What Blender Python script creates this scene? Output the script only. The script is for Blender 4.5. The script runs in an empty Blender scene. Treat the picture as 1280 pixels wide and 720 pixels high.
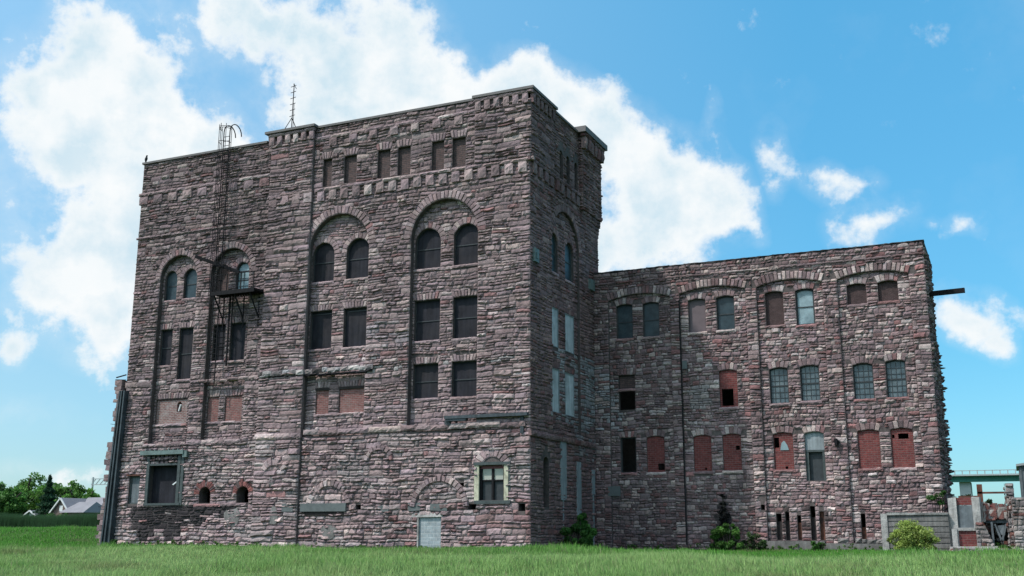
import bpy, math, random
import numpy as np
from mathutils import Vector, geometry
random.seed(11); rng = np.random.default_rng(5)
R = math.radians
scene = bpy.context.scene
COL = scene.collection
SUN_A, SUN_E = R(42.6), R(54.0)

# ------------------------------------------------------------------ materials
def new_mat(name):
    m = bpy.data.materials.new(name); m.use_nodes = True
    nt = m.node_tree; b = nt.nodes['Principled BSDF']
    return m, nt, b
def N(nt, t, **k):
    n = nt.nodes.new(t)
    for a, v in k.items():
        if hasattr(n, a) and not isinstance(v, tuple): setattr(n, a, v)
        else: n.inputs[a].default_value = v
    return n
def mixc(nt, fac, a, b, mode='MIX'):
    n = nt.nodes.new('ShaderNodeMix'); n.data_type = 'RGBA'; n.blend_type = mode
    for s, v in ((0, fac), (6, a), (7, b)):
        if hasattr(v, 'links'): nt.links.new(v, n.inputs[s])
        elif isinstance(v, (int, float)): n.inputs[s].default_value = v
        else: n.inputs[s].default_value = (*v, 1)
    return n.outputs[2]
def noise(nt, vec, scale, detail=4, rough=.55):
    n = nt.nodes.new('ShaderNodeTexNoise'); n.inputs['Scale'].default_value = scale
    n.inputs['Detail'].default_value = detail; n.inputs['Roughness'].default_value = rough
    nt.links.new(vec, n.inputs['Vector']); return n.outputs['Fac']
def remap(nt, v, a, b, c, d):
    n = nt.nodes.new('ShaderNodeMapRange'); nt.links.new(v, n.inputs[0])
    for i, x in enumerate((a, b, c, d)): n.inputs[i+1].default_value = x
    return n.outputs[0]
def bump(nt, b, h, strength=.5, dist=.03):
    n = nt.nodes.new('ShaderNodeBump'); n.inputs['Strength'].default_value = strength
    n.inputs['Distance'].default_value = dist; nt.links.new(h, n.inputs['Height'])
    nt.links.new(n.outputs[0], b.inputs['Normal'])
def mul3(nt, col, val):
    n = nt.nodes.new('ShaderNodeVectorMath'); n.operation = 'SCALE'
    nt.links.new(col, n.inputs[0]); nt.links.new(val, n.inputs['Scale']); return n.outputs[0]

def stone_mat(name, use_tint=True, base=(.1, .085, .08), bs=.6, bd=.05):
    m, nt, b = new_mat(name)
    g = nt.nodes.new('ShaderNodeNewGeometry').outputs['Position']
    if use_tint:
        at = nt.nodes.new('ShaderNodeAttribute'); at.attribute_name = 'tint'; c = at.outputs['Color']
    else:
        rgb = nt.nodes.new('ShaderNodeRGB'); rgb.outputs[0].default_value = (*base, 1); c = rgb.outputs[0]
    f = noise(nt, g, 5, 6, .7); big = noise(nt, g, .22, 4, .6); fine = noise(nt, g, 22, 4, .6)
    c = mul3(nt, c, remap(nt, f, .25, .75, .6, 1.4))
    c = mul3(nt, c, remap(nt, big, .3, .7, .76, 1.2))
    mp = nt.nodes.new('ShaderNodeMapping'); mp.inputs['Scale'].default_value = (1.1, 1.1, .13); nt.links.new(g, mp.inputs[0])
    c = mul3(nt, c, remap(nt, noise(nt, mp.outputs[0], 1, 5, .6), .35, .62, .8, 1.08))
    dirt = noise(nt, g, .9, 6, .7)
    c = mixc(nt, remap(nt, dirt, .58, .75, 0, .6), c, (.035, .03, .032))
    nt.links.new(c, b.inputs['Base Color']); b.inputs['Roughness'].default_value = .92
    b.inputs['Specular IOR Level'].default_value = .25
    ad = nt.nodes.new('ShaderNodeMath'); ad.operation = 'ADD'
    nt.links.new(f, ad.inputs[0]); nt.links.new(fine, ad.inputs[1])
    bump(nt, b, ad.outputs[0], bs, bd)
    return m
def plain_mat(name, col, rough=.8, var=.3, scale=3, spec=.3, bs=.25, bd=.01, metallic=0, dark=None, streak=0):
    m, nt, b = new_mat(name)
    g = nt.nodes.new('ShaderNodeNewGeometry').outputs['Position']
    rgb = nt.nodes.new('ShaderNodeRGB'); rgb.outputs[0].default_value = (*col, 1)
    f = noise(nt, g, scale, 6, .65)
    c = mul3(nt, rgb.outputs[0], remap(nt, f, .25, .75, 1-var, 1+var))
    if dark:
        f2 = noise(nt, g, scale*.4, 6, .7)
        c = mixc(nt, remap(nt, f2, .48, .66, 0, .85), c, dark)
    if streak:
        mp = nt.nodes.new('ShaderNodeMapping'); mp.inputs['Scale'].default_value = (6, 6, .5)
        nt.links.new(g, mp.inputs[0]); f3 = noise(nt, mp.outputs[0], 1, 4, .6)
        c = mul3(nt, c, remap(nt, f3, .3, .7, 1-streak, 1+streak*.4))
    nt.links.new(c, b.inputs['Base Color']); b.inputs['Roughness'].default_value = rough
    b.inputs['Specular IOR Level'].default_value = spec; b.inputs['Metallic'].default_value = metallic
    if bs: bump(nt, b, noise(nt, g, scale*6, 4), bs, bd)
    return m
def brick_mat(name, c1, c2, mortar, w=.22, h=.075, axis='x', ms=.012, worn=.35):
    m, nt, b = new_mat(name)
    g = nt.nodes.new('ShaderNodeNewGeometry').outputs['Position']
    sp = nt.nodes.new('ShaderNodeSeparateXYZ'); nt.links.new(g, sp.inputs[0])
    cb = nt.nodes.new('ShaderNodeCombineXYZ')
    nt.links.new(sp.outputs['X' if axis == 'x' else 'Y'], cb.inputs[0]); nt.links.new(sp.outputs['Z'], cb.inputs[1])
    br = nt.nodes.new('ShaderNodeTexBrick'); nt.links.new(cb.outputs[0], br.inputs['Vector'])
    br.inputs['Color1'].default_value = (*c1, 1); br.inputs['Color2'].default_value = (*c2, 1)
    br.inputs['Mortar'].default_value = (*mortar, 1); br.inputs['Scale'].default_value = 1
    br.inputs['Mortar Size'].default_value = ms; br.inputs['Brick Width'].default_value = w
    br.inputs['Row Height'].default_value = h; br.inputs['Mortar Smooth'].default_value = .2
    f = noise(nt, g, 4, 6, .7)
    c = mul3(nt, br.outputs['Color'], remap(nt, f, .25, .75, .6, 1.35))
    c = mixc(nt, remap(nt, noise(nt, g, 1.7, 6, .7), .5, .7, 0, worn), c, mortar)
    nt.links.new(c, b.inputs['Base Color']); b.inputs['Roughness'].default_value = .9
    b.inputs['Specular IOR Level'].default_value = .2
    inv = remap(nt, br.outputs['Fac'], 0, 1, 1, 0); bump(nt, b, inv, .6, .015)
    return m
def leaf_mat(name, trans=.35, rough=.55):
    m, nt, b = new_mat(name)
    at = nt.nodes.new('ShaderNodeAttribute'); at.attribute_name = 'tint'
    nt.links.new(at.outputs['Color'], b.inputs['Base Color']); b.inputs['Roughness'].default_value = rough
    b.inputs['Specular IOR Level'].default_value = .25
    tr = nt.nodes.new('ShaderNodeBsdfTranslucent'); nt.links.new(at.outputs['Color'], tr.inputs[0])
    mx = nt.nodes.new('ShaderNodeMixShader'); mx.inputs[0].default_value = trans
    nt.links.new(b.outputs[0], mx.inputs[1]); nt.links.new(tr.outputs[0], mx.inputs[2])
    nt.links.new(mx.outputs[0], nt.nodes['Material Output'].inputs[0])
    return m

M = {}
M['stone'] = stone_mat('rock_faced_sandstone')
M['mortar'] = stone_mat('old_mortar', False, (.10, .082, .080), .5, .04)
M['jamb'] = stone_mat('jamb_stone', False, (.12, .098, .095), .8, .06)
M['coping'] = plain_mat('weathered_coping', (.125, .115, .115), .7, .25, 2)
M['board'] = plain_mat('dark_window_board', (.024, .024, .031), .85, .35, 1.1, .15, .3, .012, 0, (.04, .036, .04), .35)
M['glass'] = plain_mat('dirty_glass', (.020, .036, .046), .38, .6, 2.0, .35, .2, .006, 0, (.05, .07, .08))
M['dirtypane'] = plain_mat('grimy_panes', (.06, .085, .10), .3, .55, 3.5, .5, .1, .004, 0, (.14, .17, .18))
M['paleglass'] = plain_mat('hazy_pale_glass', (.22, .30, .33), .35, .3, 2.2, .5, .1, .004, 0, (.10, .15, .17))
M['whiteboard'] = plain_mat('whitish_board', (.46, .51, .54), .8, .2, 2, .3, .2, .01, 0, (.30, .34, .36), .3)
M['paleboard'] = plain_mat('pale_weathered_board', (.24, .27, .29), .8, .2, 2, .3, .2, .01, 0, None, .3)
M['brownboard'] = brick_mat('brown_brick_infill', (.075, .045, .045), (.055, .035, .036), (.075, .055, .055), .22, .075)
M['mauveboard'] = plain_mat('mauve_panel', (.135, .105, .115), .8, .12, 3)
M['frame'] = plain_mat('dark_painted_frame', (.035, .04, .045), .6, .3, 4)
M['greenframe'] = plain_mat('faded_green_frame', (.055, .068, .07), .7, .35, 5, .3, .3)
M['redbrick'] = brick_mat('red_brick_infill', (.19, .05, .047), (.125, .036, .036), (.17, .095, .09), .32, .125, 'x', .014, .18)
M['pinkbrick'] = brick_mat('faded_red_brick', (.22, .088, .082), (.16, .065, .062), (.22, .17, .16), .3, .11, 'x', .014, .5)
M['palebrick'] = brick_mat('plastered_brick', (.22, .12, .11), (.17, .085, .08), (.30, .275, .27), .3, .11, 'x', .014, .75)
M['stonebrick'] = brick_mat('small_stone_infill', (.115, .072, .068), (.085, .06, .06), (.06, .05, .05), .34, .12, 'x', .018, .2)
M['stonebrick_y'] = brick_mat('small_stone_infill_side', (.10, .08, .08), (.08, .06, .06), (.06, .05, .05), .34, .12, 'y', .018, .2)
M['cinder'] = brick_mat('concrete_block', (.30, .34, .36), (.24, .275, .30), (.40, .42, .43), .40, .20, 'x', .016, .25)
M['concrete'] = plain_mat('weathered_concrete', (.19, .18, .175), .9, .3, 1.6, .2, .5, .03, 0, (.095, .088, .085), .35)
M['paleconcrete'] = plain_mat('pale_concrete', (.36, .345, .335), .9, .35, 2.2, .2, .6, .04, 0, (.13, .12, .118), .25)
M['bluegrey'] = plain_mat('blue_grey_render', (.13, .15, .165), .85, .3, 2, .3, .3, .015, 0, (.07, .08, .09), .25)
M['iron'] = plain_mat('dark_iron', (.016, .015, .017), .85, .4, 6, .1)
M['steelblue'] = plain_mat('dark_blue_steel', (.045, .06, .072), .6, .45, 2.2, .4, .3, .01, 0, (.022, .025, .028), .4)
M['greensteel'] = plain_mat('faded_green_steel', (.12, .165, .16), .6, .3, 3, .4, .2, .01, 0, (.07, .09, .085))
M['teal'] = plain_mat('teal_patch', (.105, .118, .12), .8, .25, 3)
M['rust'] = plain_mat('rusty_steel', (.12, .05, .035), .85, .45, 5, .2, .3, .01, 0, (.03, .022, .022))
M['nearblack'] = plain_mat('nearblack_stone', (.03, .024, .024), .95, .4, 4)  # near-black; also stands in for shade in the strip under the steel lintel
M['yellow'] = plain_mat('peeling_yellow_paint', (.47, .45, .34), .7, .25, 6, .3, .3, .01, 0, (.22, .20, .15))
M['cream'] = plain_mat('cream_blind', (.36, .37, .33), .8, .12, 3)
M['redwood'] = plain_mat('red_panel', (.17, .06, .065), .7, .2, 4)
M['white'] = plain_mat('whitish_paint', (.6, .62, .64), .7, .15, 4)
M['bark'] = plain_mat('bark', (.06, .048, .04), .95, .3, 3)
M['leaf'] = leaf_mat('foliage')
M['grass'] = leaf_mat('grass_blades', .4, .6)
M['bridgegreen'] = plain_mat('bridge_green_paint', (.03, .15, .12), .6, .12, .3)
M['bridgegrey'] = plain_mat('bridge_concrete', (.30, .33, .34), .8, .1, .5)
M['roofgrey'] = plain_mat('grey_shingle', (.20, .195, .215), .8, .15, .8)
M['brownhouse'] = plain_mat('brown_brick_house', (.14, .10, .09), .9, .2, 1)
M['housewhite'] = plain_mat('house_trim_white', (.6, .6, .6), .7, .05, 1)
M['bird'] = plain_mat('black_feathers', (.012, .012, .014), .5, .2, 20)

# ------------------------------------------------------------------ mesh helpers
class Fr:
    def __init__(s, o, u, n): s.o = Vector(o); s.u = Vector(u); s.n = Vector(n)
    def __call__(s, u, v, n=0):
        p = s.o + s.u*u + s.n*n; return (p.x, p.y, p.z + v)
FA = Fr((0, 55, 0), (1, 0, 0), (0, -1, 0))
FS = Fr((-24.04, 0, 0), (0, 1, 0), (1, 0, 0))
FW = Fr((0, 65.23, 0), (1, 0, 0), (0, -1, 0))
FE = Fr((-3.70, 0, 0), (0, 1, 0), (1, 0, 0))

P2 = [((.30, .28, .27), 3), ((.16, .145, .14), 2), ((.15, .08, .07), .7), ((.25, .24, .235), 1)]
class MB:
    def __init__(s): s.v = []; s.f = []; s.t = []; s.m = []
    def add(s, verts, faces, tint=(1, 1, 1), mi=0):
        k = len(s.v); s.v += verts
        for f in faces: s.f.append([i+k for i in f]); s.t.append(tint); s.m.append(mi)
    def build(s, name, mats, parent=None, smooth=False):
        if not isinstance(mats, (list, tuple)): mats = [mats]
        me = bpy.data.meshes.new(name); me.from_pydata(s.v, [], s.f)
        for m in mats: me.materials.append(m)
        me.polygons.foreach_set('material_index', s.m)
        ca = me.color_attributes.new('tint', 'FLOAT_COLOR', 'CORNER')
        arr = []
        for f, t in zip(s.f, s.t): arr += [t[0], t[1], t[2], 1.0]*len(f)
        ca.data.foreach_set('color', np.array(arr, dtype=np.float32))
        if smooth: me.polygons.foreach_set('use_smooth', [True]*len(s.f))
        me.update()
        o = bpy.data.objects.new(name, me); COL.objects.link(o)
        if parent: o.parent = parent; o.matrix_parent_inverse = parent.matrix_world.inverted() if False else o.matrix_parent_inverse
        return o
    # box in a frame
    def box(s, fr, u0, u1, v0, v1, n0, n1, tint=(1, 1, 1), mi=0, j=0):
        r = (lambda: random.uniform(-j, j)) if j else (lambda: 0)
        P = [fr(u+r(), v+r(), n+r()) for n in (n0, n1) for v in (v0, v1) for u in (u0, u1)]
        s.add(P, [(0, 1, 3, 2), (4, 6, 7, 5), (0, 4, 5, 1), (2, 3, 7, 6), (0, 2, 6, 4), (1, 5, 7, 3)], tint, mi)
    def wbox(s, x0, x1, y0, y1, z0, z1, tint=(1, 1, 1), mi=0, j=0):
        s.box(Fr((0, 0, 0), (1, 0, 0), (0, 1, 0)), x0, x1, z0, z1, y0, y1, tint, mi, j)
    def bar(s, a, b, w, tint=(1, 1, 1), mi=0, h=None, sides=4):
        a = Vector(a); b = Vector(b); d = (b-a).normalized()
        x = d.cross(Vector((0, 0, 1)))
        if x.length < .01: x = Vector((1, 0, 0))
        x.normalize(); y = d.cross(x); h = h or w; P = []
        for p in (a, b):
            for k in range(sides):
                t = 2*math.pi*(k+.5)/sides; q = p + x*math.cos(t)*w*.7071 + y*math.sin(t)*h*.7071
                P.append(tuple(q))
        F = [(k, (k+1) % sides, sides+(k+1) % sides, sides+k) for k in range(sides)]
        F += [tuple(range(sides))[::-1], tuple(range(sides, 2*sides))]
        s.add(P, F, tint, mi)
    def polystone(s, fr, pts, n0, b, tint, back=.04, ins=.25, mi=0):
        # pillow-faced stone on any polygon
        k = len(pts); cu = sum(p[0] for p in pts)/k; cv = sum(p[1] for p in pts)/k
        q = [(p[0]+(cu-p[0])*ins, p[1]+(cv-p[1])*ins) for p in pts]
        P = [fr(p[0], p[1], n0-back) for p in pts] + [fr(p[0]+(cu-p[0])*.04, p[1]+(cv-p[1])*.04, n0+b*.45) for p in pts]
        P += [fr(a, c, n0+b*random.uniform(.8, 1.25)) for a, c in q]
        F = []
        for r in (0, k):
            for i in range(k): F.append((r+i, r+(i+1) % k, r+k+(i+1) % k, r+k+i))
        F.append(tuple(range(2*k, 3*k)))
        s.add(P, F, tint, mi)

class Sh:   # opening outline: r rectangle, a semicircular head, s segmental head
    def __init__(s, k, u0, u1, v0, v1, rise=.2):
        s.k, s.u0, s.u1, s.v0, s.v1 = k, u0, u1, v0, v1
        w = (u1-u0)/2; s.c = (u0+u1)/2
        if k == 'a': s.R = w; s.vc = v1-w; s.sp = s.vc
        elif k == 's': s.R = (w*w+rise*rise)/(2*rise); s.vc = v1-s.R; s.sp = v1-rise
        else: s.R = None; s.sp = v1
    def span(s, v, g=0):
        if v < s.v0 or v > s.v1+g: return None
        if s.R is None or v <= s.sp: return (s.u0, s.u1) if v <= s.v1 else ((s.u0-.12, s.u1+.12) if g else None)
        h2 = (s.R+g)**2-(v-s.vc)**2
        if h2 <= 0: return None
        h = min(math.sqrt(h2), s.c-s.u0+(g if s.k == 'a' or g else 0)); return (s.c-h, s.c+h)
    def out(s, seg=14):
        p = [(s.u0, s.v0), (s.u1, s.v0)]
        if s.R is None: return p+[(s.u1, s.v1), (s.u0, s.v1)]
        a = math.asin(min(1, (s.c-s.u0)/s.R))
        for i in range(seg+1):
            t = a-2*a*i/seg; p.append((s.c+s.R*math.sin(t), s.vc+s.R*math.cos(t)))
        return p

def sheet(mb, fr, outer, holes, n, jamb=0, mi=0, jmi=None, tint=(.115, .095, .09)):
    polys = [[Vector((p[0], p[1], 0)) for p in outer]]+[[Vector((p[0], p[1], 0)) for p in h.out()] for h in holes]
    flat = [p for q in polys for p in q]
    tris = geometry.tessellate_polygon(polys)
    mb.add([fr(p.x, p.y, n) for p in flat], [tuple(t) for t in tris], tint, mi)
    for i, h in enumerate(holes):
        d = jamb[i] if isinstance(jamb, (list, tuple)) else jamb
        if not d: continue
        o = h.out(); k = len(o)
        mb.add([fr(p[0], p[1], n) for p in o]+[fr(p[0], p[1], n-d) for p in o],
               [(i2, (i2+1) % k, k+(i2+1) % k, k+i2) for i2 in range(k)], tint, mi if jmi is None else jmi)

PAL_A = [((.155, .128, .124), 5), ((.125, .098, .104), 5), ((.100, .076, .074), 3), ((.215, .185, .175), 2.6), ((.30, .27, .25), .8), ((.135, .062, .058), .7), ((.07, .056, .06), 1.2)]
PAL_W = [((.20, .16, .16), 4), ((.15, .11, .118), 4), ((.31, .27, .255), 3.0), ((.40, .36, .34), 1.3), ((.15, .062, .06), 1.5), ((.105, .062, .062), 2.6), ((.08, .06, .065), 2)]
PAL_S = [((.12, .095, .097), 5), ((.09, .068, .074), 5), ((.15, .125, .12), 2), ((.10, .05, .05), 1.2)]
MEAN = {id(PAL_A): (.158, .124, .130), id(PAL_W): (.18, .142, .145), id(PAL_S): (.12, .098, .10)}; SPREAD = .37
def pick(pal):
    t = random.uniform(0, sum(w for _, w in pal))
    for c, w in pal:
        t -= w
        if t <= 0: break
    k = random.lognormvariate(0, .17); h = random.uniform(-.05, .05)
    return (c[0]*k*(1+h), c[1]*k, c[2]*k*(1-h))
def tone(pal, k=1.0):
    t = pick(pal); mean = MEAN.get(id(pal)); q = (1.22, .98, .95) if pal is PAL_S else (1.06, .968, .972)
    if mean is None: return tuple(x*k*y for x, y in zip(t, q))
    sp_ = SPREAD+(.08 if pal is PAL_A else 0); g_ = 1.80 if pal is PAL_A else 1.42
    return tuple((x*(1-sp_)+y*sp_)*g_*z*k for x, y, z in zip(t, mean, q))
def wob(u, v): return .035*math.sin(u*.8+v*1.3)+.022*math.sin(u*2.1-v*.7+1)+.012*math.sin(u*4.7+v*3)

def one_stone(mb, fr, u0, u1, v0, v1, n, bulge, pal, zone, wobble=True):
    if u1-u0 < .05: return
    w = u1-u0; h = v1-v0
    t = tone(pal); b = bulge*random.choice((.35, .7, 1, 1, 1.4, 1.9))
    if zone:
        z = zone((u0+u1)/2, (v0+v1)/2)
        if z:
            if z[0] is not None: rr_ = random.uniform(.75, 1.2); t = tuple(t[i]*(1-z[1])+z[0][i]*z[1]*rr_ for i in range(3))
            t = tuple(x*z[2] for x in t); b *= z[3]
    g = random.uniform(.007, .018)
    nx = max(3, min(7, int(w/.18)+2)); nz = 3 if h > .13 else 2; r1 = random.uniform(.12, .42); r2 = random.uniform(.58, .88)
    tilt = random.uniform(-.25, .25); row = random.uniform(.38, .62)
    P = []
    for j in range(nz+1):
        fv = j/nz
        if nz == 2 and j == 1: fv = row
        if nz == 3 and j in (1, 2): fv = r1 if j == 1 else r2
        for i in range(nx+1):
            fu = i/nx; edge = i in (0, nx) or j in (0, nz)
            if i in (1, nx-1) and nx > 2: fu = (.05+random.random()*.09)/w if i == 1 else 1-(.05+random.random()*.09)/w
            elif i not in (0, nx): fu += random.uniform(-.3, .3)/nx
            u = u0+g+(w-2*g)*fu; v = v0+g+(h-2*g)*fv
            if not edge: v += random.uniform(-.1, .1)*h
            if edge: v += random.uniform(-.014, .014)
            if i in (0, nx) and j in (0, nz): u += (.5-fu)*random.uniform(0, .05); v += (.5-fv)*random.uniform(0, .05)
            nn = n+.008 if edge else n+.012+b*random.uniform(.6, 1.25)*(1+tilt*(fu-.5)*2)
            P.append(fr(u, v+(wob(u, v) if wobble else 0), nn))
    F = []
    for j in range(nz):
        for i in range(nx):
            a = j*(nx+1)+i; F.append((a, a+1, a+nx+2, a+nx+1))
    mb.add(P, F, t, 0)

def stones(mb, fr, u0, u1, v0, v1, n, holes=(), pal=PAL_A, ch=(.12, .34), wd=(.22, 1.0), bulge=.062, zone=None, ring=0):
    v = v0
    while v < v1-.05:
        H = random.uniform(*ch)
        if v+H > v1-.1: H = v1-v
        cuts = []
        for h in holes:
            sp = [h.span(v+.02), h.span(v+H*.5), h.span(v+H-.02)]
            sp = [x for x in sp if x]
            if sp: cuts.append((min(x[0] for x in sp), max(x[1] for x in sp)))
            if ring and not getattr(h, 'noring', False):
                g = [h.span(v+H*.3, ring), h.span(v+H*.7, ring)]
                g = [x for x in g if x]
                if g: cuts.append((max(x[0] for x in g)+.05, min(x[1] for x in g)-.05))
        cuts = [c for c in cuts if c[1] > c[0]]; cuts.sort()
        segs = []; a = u0
        for c0, c1 in cuts:
            if c0 > a: segs.append((a, min(c0, u1)))
            a = max(a, c1)
        if a < u1: segs.append((a, u1))
        for a, b in segs:
            x = a
            while x < b-.04:
                w = random.uniform(*wd)*(1.15 if H > .3 else 1)
                if b-(x+w) < .22: w = b-x
                if H > .27 and random.random() < .45:
                    k = random.uniform(.4, .6); xx = x
                    one_stone(mb, fr, x, x+w, v, v+H*k, n, bulge, pal, zone)
                    if w > .6 and random.random() < .5:
                        one_stone(mb, fr, x, x+w*.5, v+H*k, v+H, n, bulge, pal, zone); one_stone(mb, fr, x+w*.5, x+w, v+H*k, v+H, n, bulge, pal, zone)
                    else: one_stone(mb, fr, x, x+w, v+H*k, v+H, n, bulge, pal, zone)
                else: one_stone(mb, fr, x, x+w, v, v+H, n, bulge, pal, zone)
                x += w
        v += H

def ring(mb, fr, sh, th, n, b=.05, pal=PAL_A, dark=1.0, part=1.0, vary=.12, sw=.26):
    if sh.R is None:      # flat arch of fanned stones
        k = max(5, int((sh.u1-sh.u0+.3)/.21)); e = .14
        for i in range(k):
            a0, a1 = i/k, (i+1)/k
            lb = lambda t: sh.u0-.03+(sh.u1-sh.u0+.06)*t
            lt = lambda t: sh.u0-e-.05+(sh.u1-sh.u0+2*e+.1)*t
            hh = th*random.uniform(.85, 1.1)
            pts = [(lb(a0)+.01, sh.v1+.01), (lb(a1)-.01, sh.v1+.01), (lt(a1)-.012, sh.v1+hh), (lt(a0)+.012, sh.v1+hh)]
            mb.polystone(fr, pts, n, b*random.uniform(.6, 1.4), tone(pal, dark*.92))
        return
    a = math.asin(min(1, (sh.c-sh.u0)/sh.R))*part
    k = max(5, int(2*a*(sh.R+th*.5)/sw))
    for i in range(k):
        t0 = -a+2*a*i/k+.003; t1 = -a+2*a*(i+1)/k-.003; r0 = sh.R; r1 = sh.R+th*random.uniform(1-vary, 1+vary)
        pts = [(sh.c+r*math.sin(t), sh.vc+r*math.cos(t)) for r, t in ((r0, t0), (r0, t1), (r1, t1), (r1, t0))]
        mb.polystone(fr, pts, n, b*random.uniform(.6, 1.4), tone(pal, dark*.92))

def ledge(mb, fr, u0, u1, v0, v1, n0, proj, pal=PAL_A, wd=(.7, 1.5), skip=0, dark=1, rough=.02):
    x = u0
    while x < u1-.02:
        w = random.uniform(*wd)
        if u1-(x+w) < .35: w = u1-x
        if random.random() >= skip:
            t = tone(pal, dark*.92); p = proj*random.uniform(.85, 1.12)
            h = v1-v0; dv = random.uniform(-rough, rough)
            nx = max(3, int(w/.16)); nz = 3 if h > .2 else 2; P = []
            for jj in range(nz+1):
                for ii in range(nx+1):
                    ed = ii in (0, nx) or jj in (0, nz); fu, fv = ii/nx, jj/nz
                    if 0 < jj < nz: fv += random.uniform(-.12, .12)
                    uu = x+.006+(w-.012)*fu+(0 if ed else random.uniform(-.03, .03)); vv = v0+dv+h*fv+random.uniform(-.014, .014)
                    P.append(fr(uu, vv, n0+p*(random.uniform(.68, .85) if ed else random.uniform(.9, 1.2))))
            loop = [ii for ii in range(nx+1)]+[jj*(nx+1)+nx for jj in range(1, nz+1)]+[nz*(nx+1)+ii for ii in range(nx-1, -1, -1)]+[jj*(nx+1) for jj in range(nz-1, 0, -1)]
            k0 = len(P)
            for q_ in loop:
                jj, ii = divmod(q_, nx+1); P.append(fr(x+.006+(w-.012)*ii/nx, v0+dv+h*jj/nz, n0-.05))
            F = [(jj*(nx+1)+ii, jj*(nx+1)+ii+1, (jj+1)*(nx+1)+ii+1, (jj+1)*(nx+1)+ii) for jj in range(nz) for ii in range(nx)]
            L_ = len(loop); F += [(loop[q_], loop[(q_+1) % L_], k0+(q_+1) % L_, k0+q_) for q_ in range(L_)]
            mb.add(P, F, t, 0)
        x += w

def tag(o, label=None, cat=None, group=None, kind=None):
    if label: o['label'] = label
    if cat: o['category'] = cat
    if group: o['group'] = group
    if kind: o['kind'] = kind
    return o
def thing(name, label, cat, loc=(0, 0, 0), group=None, rz=0):
    o = bpy.data.objects.new(name, None); COL.objects.link(o); o.location = loc; o.rotation_euler.z = rz
    o.empty_display_size = .5
    bpy.context.view_layer.update()
    return tag(o, label, cat, group)
def reparent(o, p):      # keep world position although the Empty stands at its thing's base
    o.parent = p; o.matrix_parent_inverse = p.matrix_world.inverted(); return o

def panel(mb, fr, sh, n, mi=0):
    o = sh.out(); mb.add([fr(p[0], p[1], n) for p in o], [tuple(range(len(o)))], (1, 1, 1), mi)
def frame_ring(mb, fr, sh, n, w=.07, d=.06, mi=0):
    o = sh.out(); k = len(o); cu = sh.c; cv = (sh.v0+sh.v1)/2
    su = 1-2*w/(sh.u1-sh.u0); sv = 1-2*w/(sh.v1-sh.v0)
    q = [(cu+(p[0]-cu)*su, cv+(p[1]-cv)*sv) for p in o]
    P = [fr(p[0], p[1], n+d) for p in o]+[fr(p[0], p[1], n+d) for p in q]+[fr(p[0], p[1], n) for p in q]
    F = [(i, (i+1) % k, k+(i+1) % k, k+i) for i in range(k)]+[(k+i, k+(i+1) % k, 2*k+(i+1) % k, 2*k+i) for i in range(k)]
    mb.add(P, F, (1, 1, 1), mi)

def window(parent, fr, sh, n, mat, name='window', rails=(), frame=None, bars=None, hole=None, label=None, sill=None, pal=PAL_A, fw=.06, sheetn=None):
    """panel set into the opening; children: frame, sill"""
    mb = MB()
    if hole: sheet(mb, fr, sh.out(), hole, n, .12)
    elif mat: panel(mb, fr, sh, n)
    if mat is None:
        frame_ring(mb, fr, sh, n, fw, .08); o = mb.build(name, frame or M['frame'])
    else:
        o = mb.build(name, mat)
        if frame:
            f = MB(); frame_ring(f, fr, sh, n+.003, fw, .05)
            for r in rails: f.box(fr, sh.u0+fw, sh.u1-fw, r-.03, r+.03, n+.004, n+.04)
            if bars:
                for i in range(1, bars[0]):
                    x = sh.u0+(sh.u1-sh.u0)*i/bars[0]; f.box(fr, x-.014, x+.014, sh.v0+fw, sh.sp-.01, n+.004, n+.028)
                for i in range(1, bars[1]):
                    y = sh.v0+(sh.sp-sh.v0)*i/bars[1]; f.box(fr, sh.u0+fw, sh.u1-fw, y-.014, y+.014, n+.006, n+.031)
            fo = f.build('frame', frame); reparent(fo, o)
    reparent(o, parent)
    if label: o['label'] = label
    if sill is not None:
        s = MB(); ledge(s, fr, sh.u0-.08, sh.u1+.08, sh.v0-.14, sh.v0+.02, sill, .1, pal, (3, 4), 0, 1.25)
        so = s.build('sill', M['stone']); reparent(so, o)
    return o

# ================================================================== MILL TOWER (tall block)
T = thing('stone_mill', 'tall purple-brown sandstone mill block with arched window bays and raised corner piers', 'building', (-38, 58, .6))
UL, UR, BK = -53.5, -24.04, 66.3
b1 = Sh('a', -39.24, -34.85, 7.3, 21.13); b2 = Sh('a', -31.86, -27.38, 7.35, 21.16)
l1 = Sh('a', -51.25, -48.08, 7.25, 19.77); l2 = Sh('a', -46.95, -43.72, 7.3, 19.79)
door = Sh('r', -51.0, -48.43, 3.44, 5.87); swin = Sh('r', -52.58, -51.7, 3.41, 5.2)
ni1 = Sh('a', -46.76, -45.88, 3.42, 4.4); ni2 = Sh('a', -43.83, -42.92, 3.42, 4.4)
yw = Sh('r', -27.2, -25.55, 3.40, 5.3)
hl = [Sh('r', -27.83, -27.34, 2.9, 3.2), Sh('r', -24.75, -24.36, 2.8, 3.2), Sh('r', -28.81, -28.1, 4.18, 4.37), Sh('r', -35.15, -34.82, 2.95, 3.22)]
bd = Sh('r', -30.95, -29.52, .3, 2.56)
tops = [Sh('r', a, b, 23.08, 24.9) for a, b in ((-38.45, -37.8), (-36.85, -35.95), (-34.4, -33.5), (-32.95, -32.06), (-30.56, -29.73), (-29.15, -28.26))]
for s_ in [door, swin, bd]+hl: s_.noring = True
frontH = [b1, b2, l1, l2, door, swin, ni1, ni2, yw]+hl+[bd]+tops
jd = [.38]*4+[.5, .2, .8, .8, .3]+[.7]*4+[.12]+[.22]*6
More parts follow.
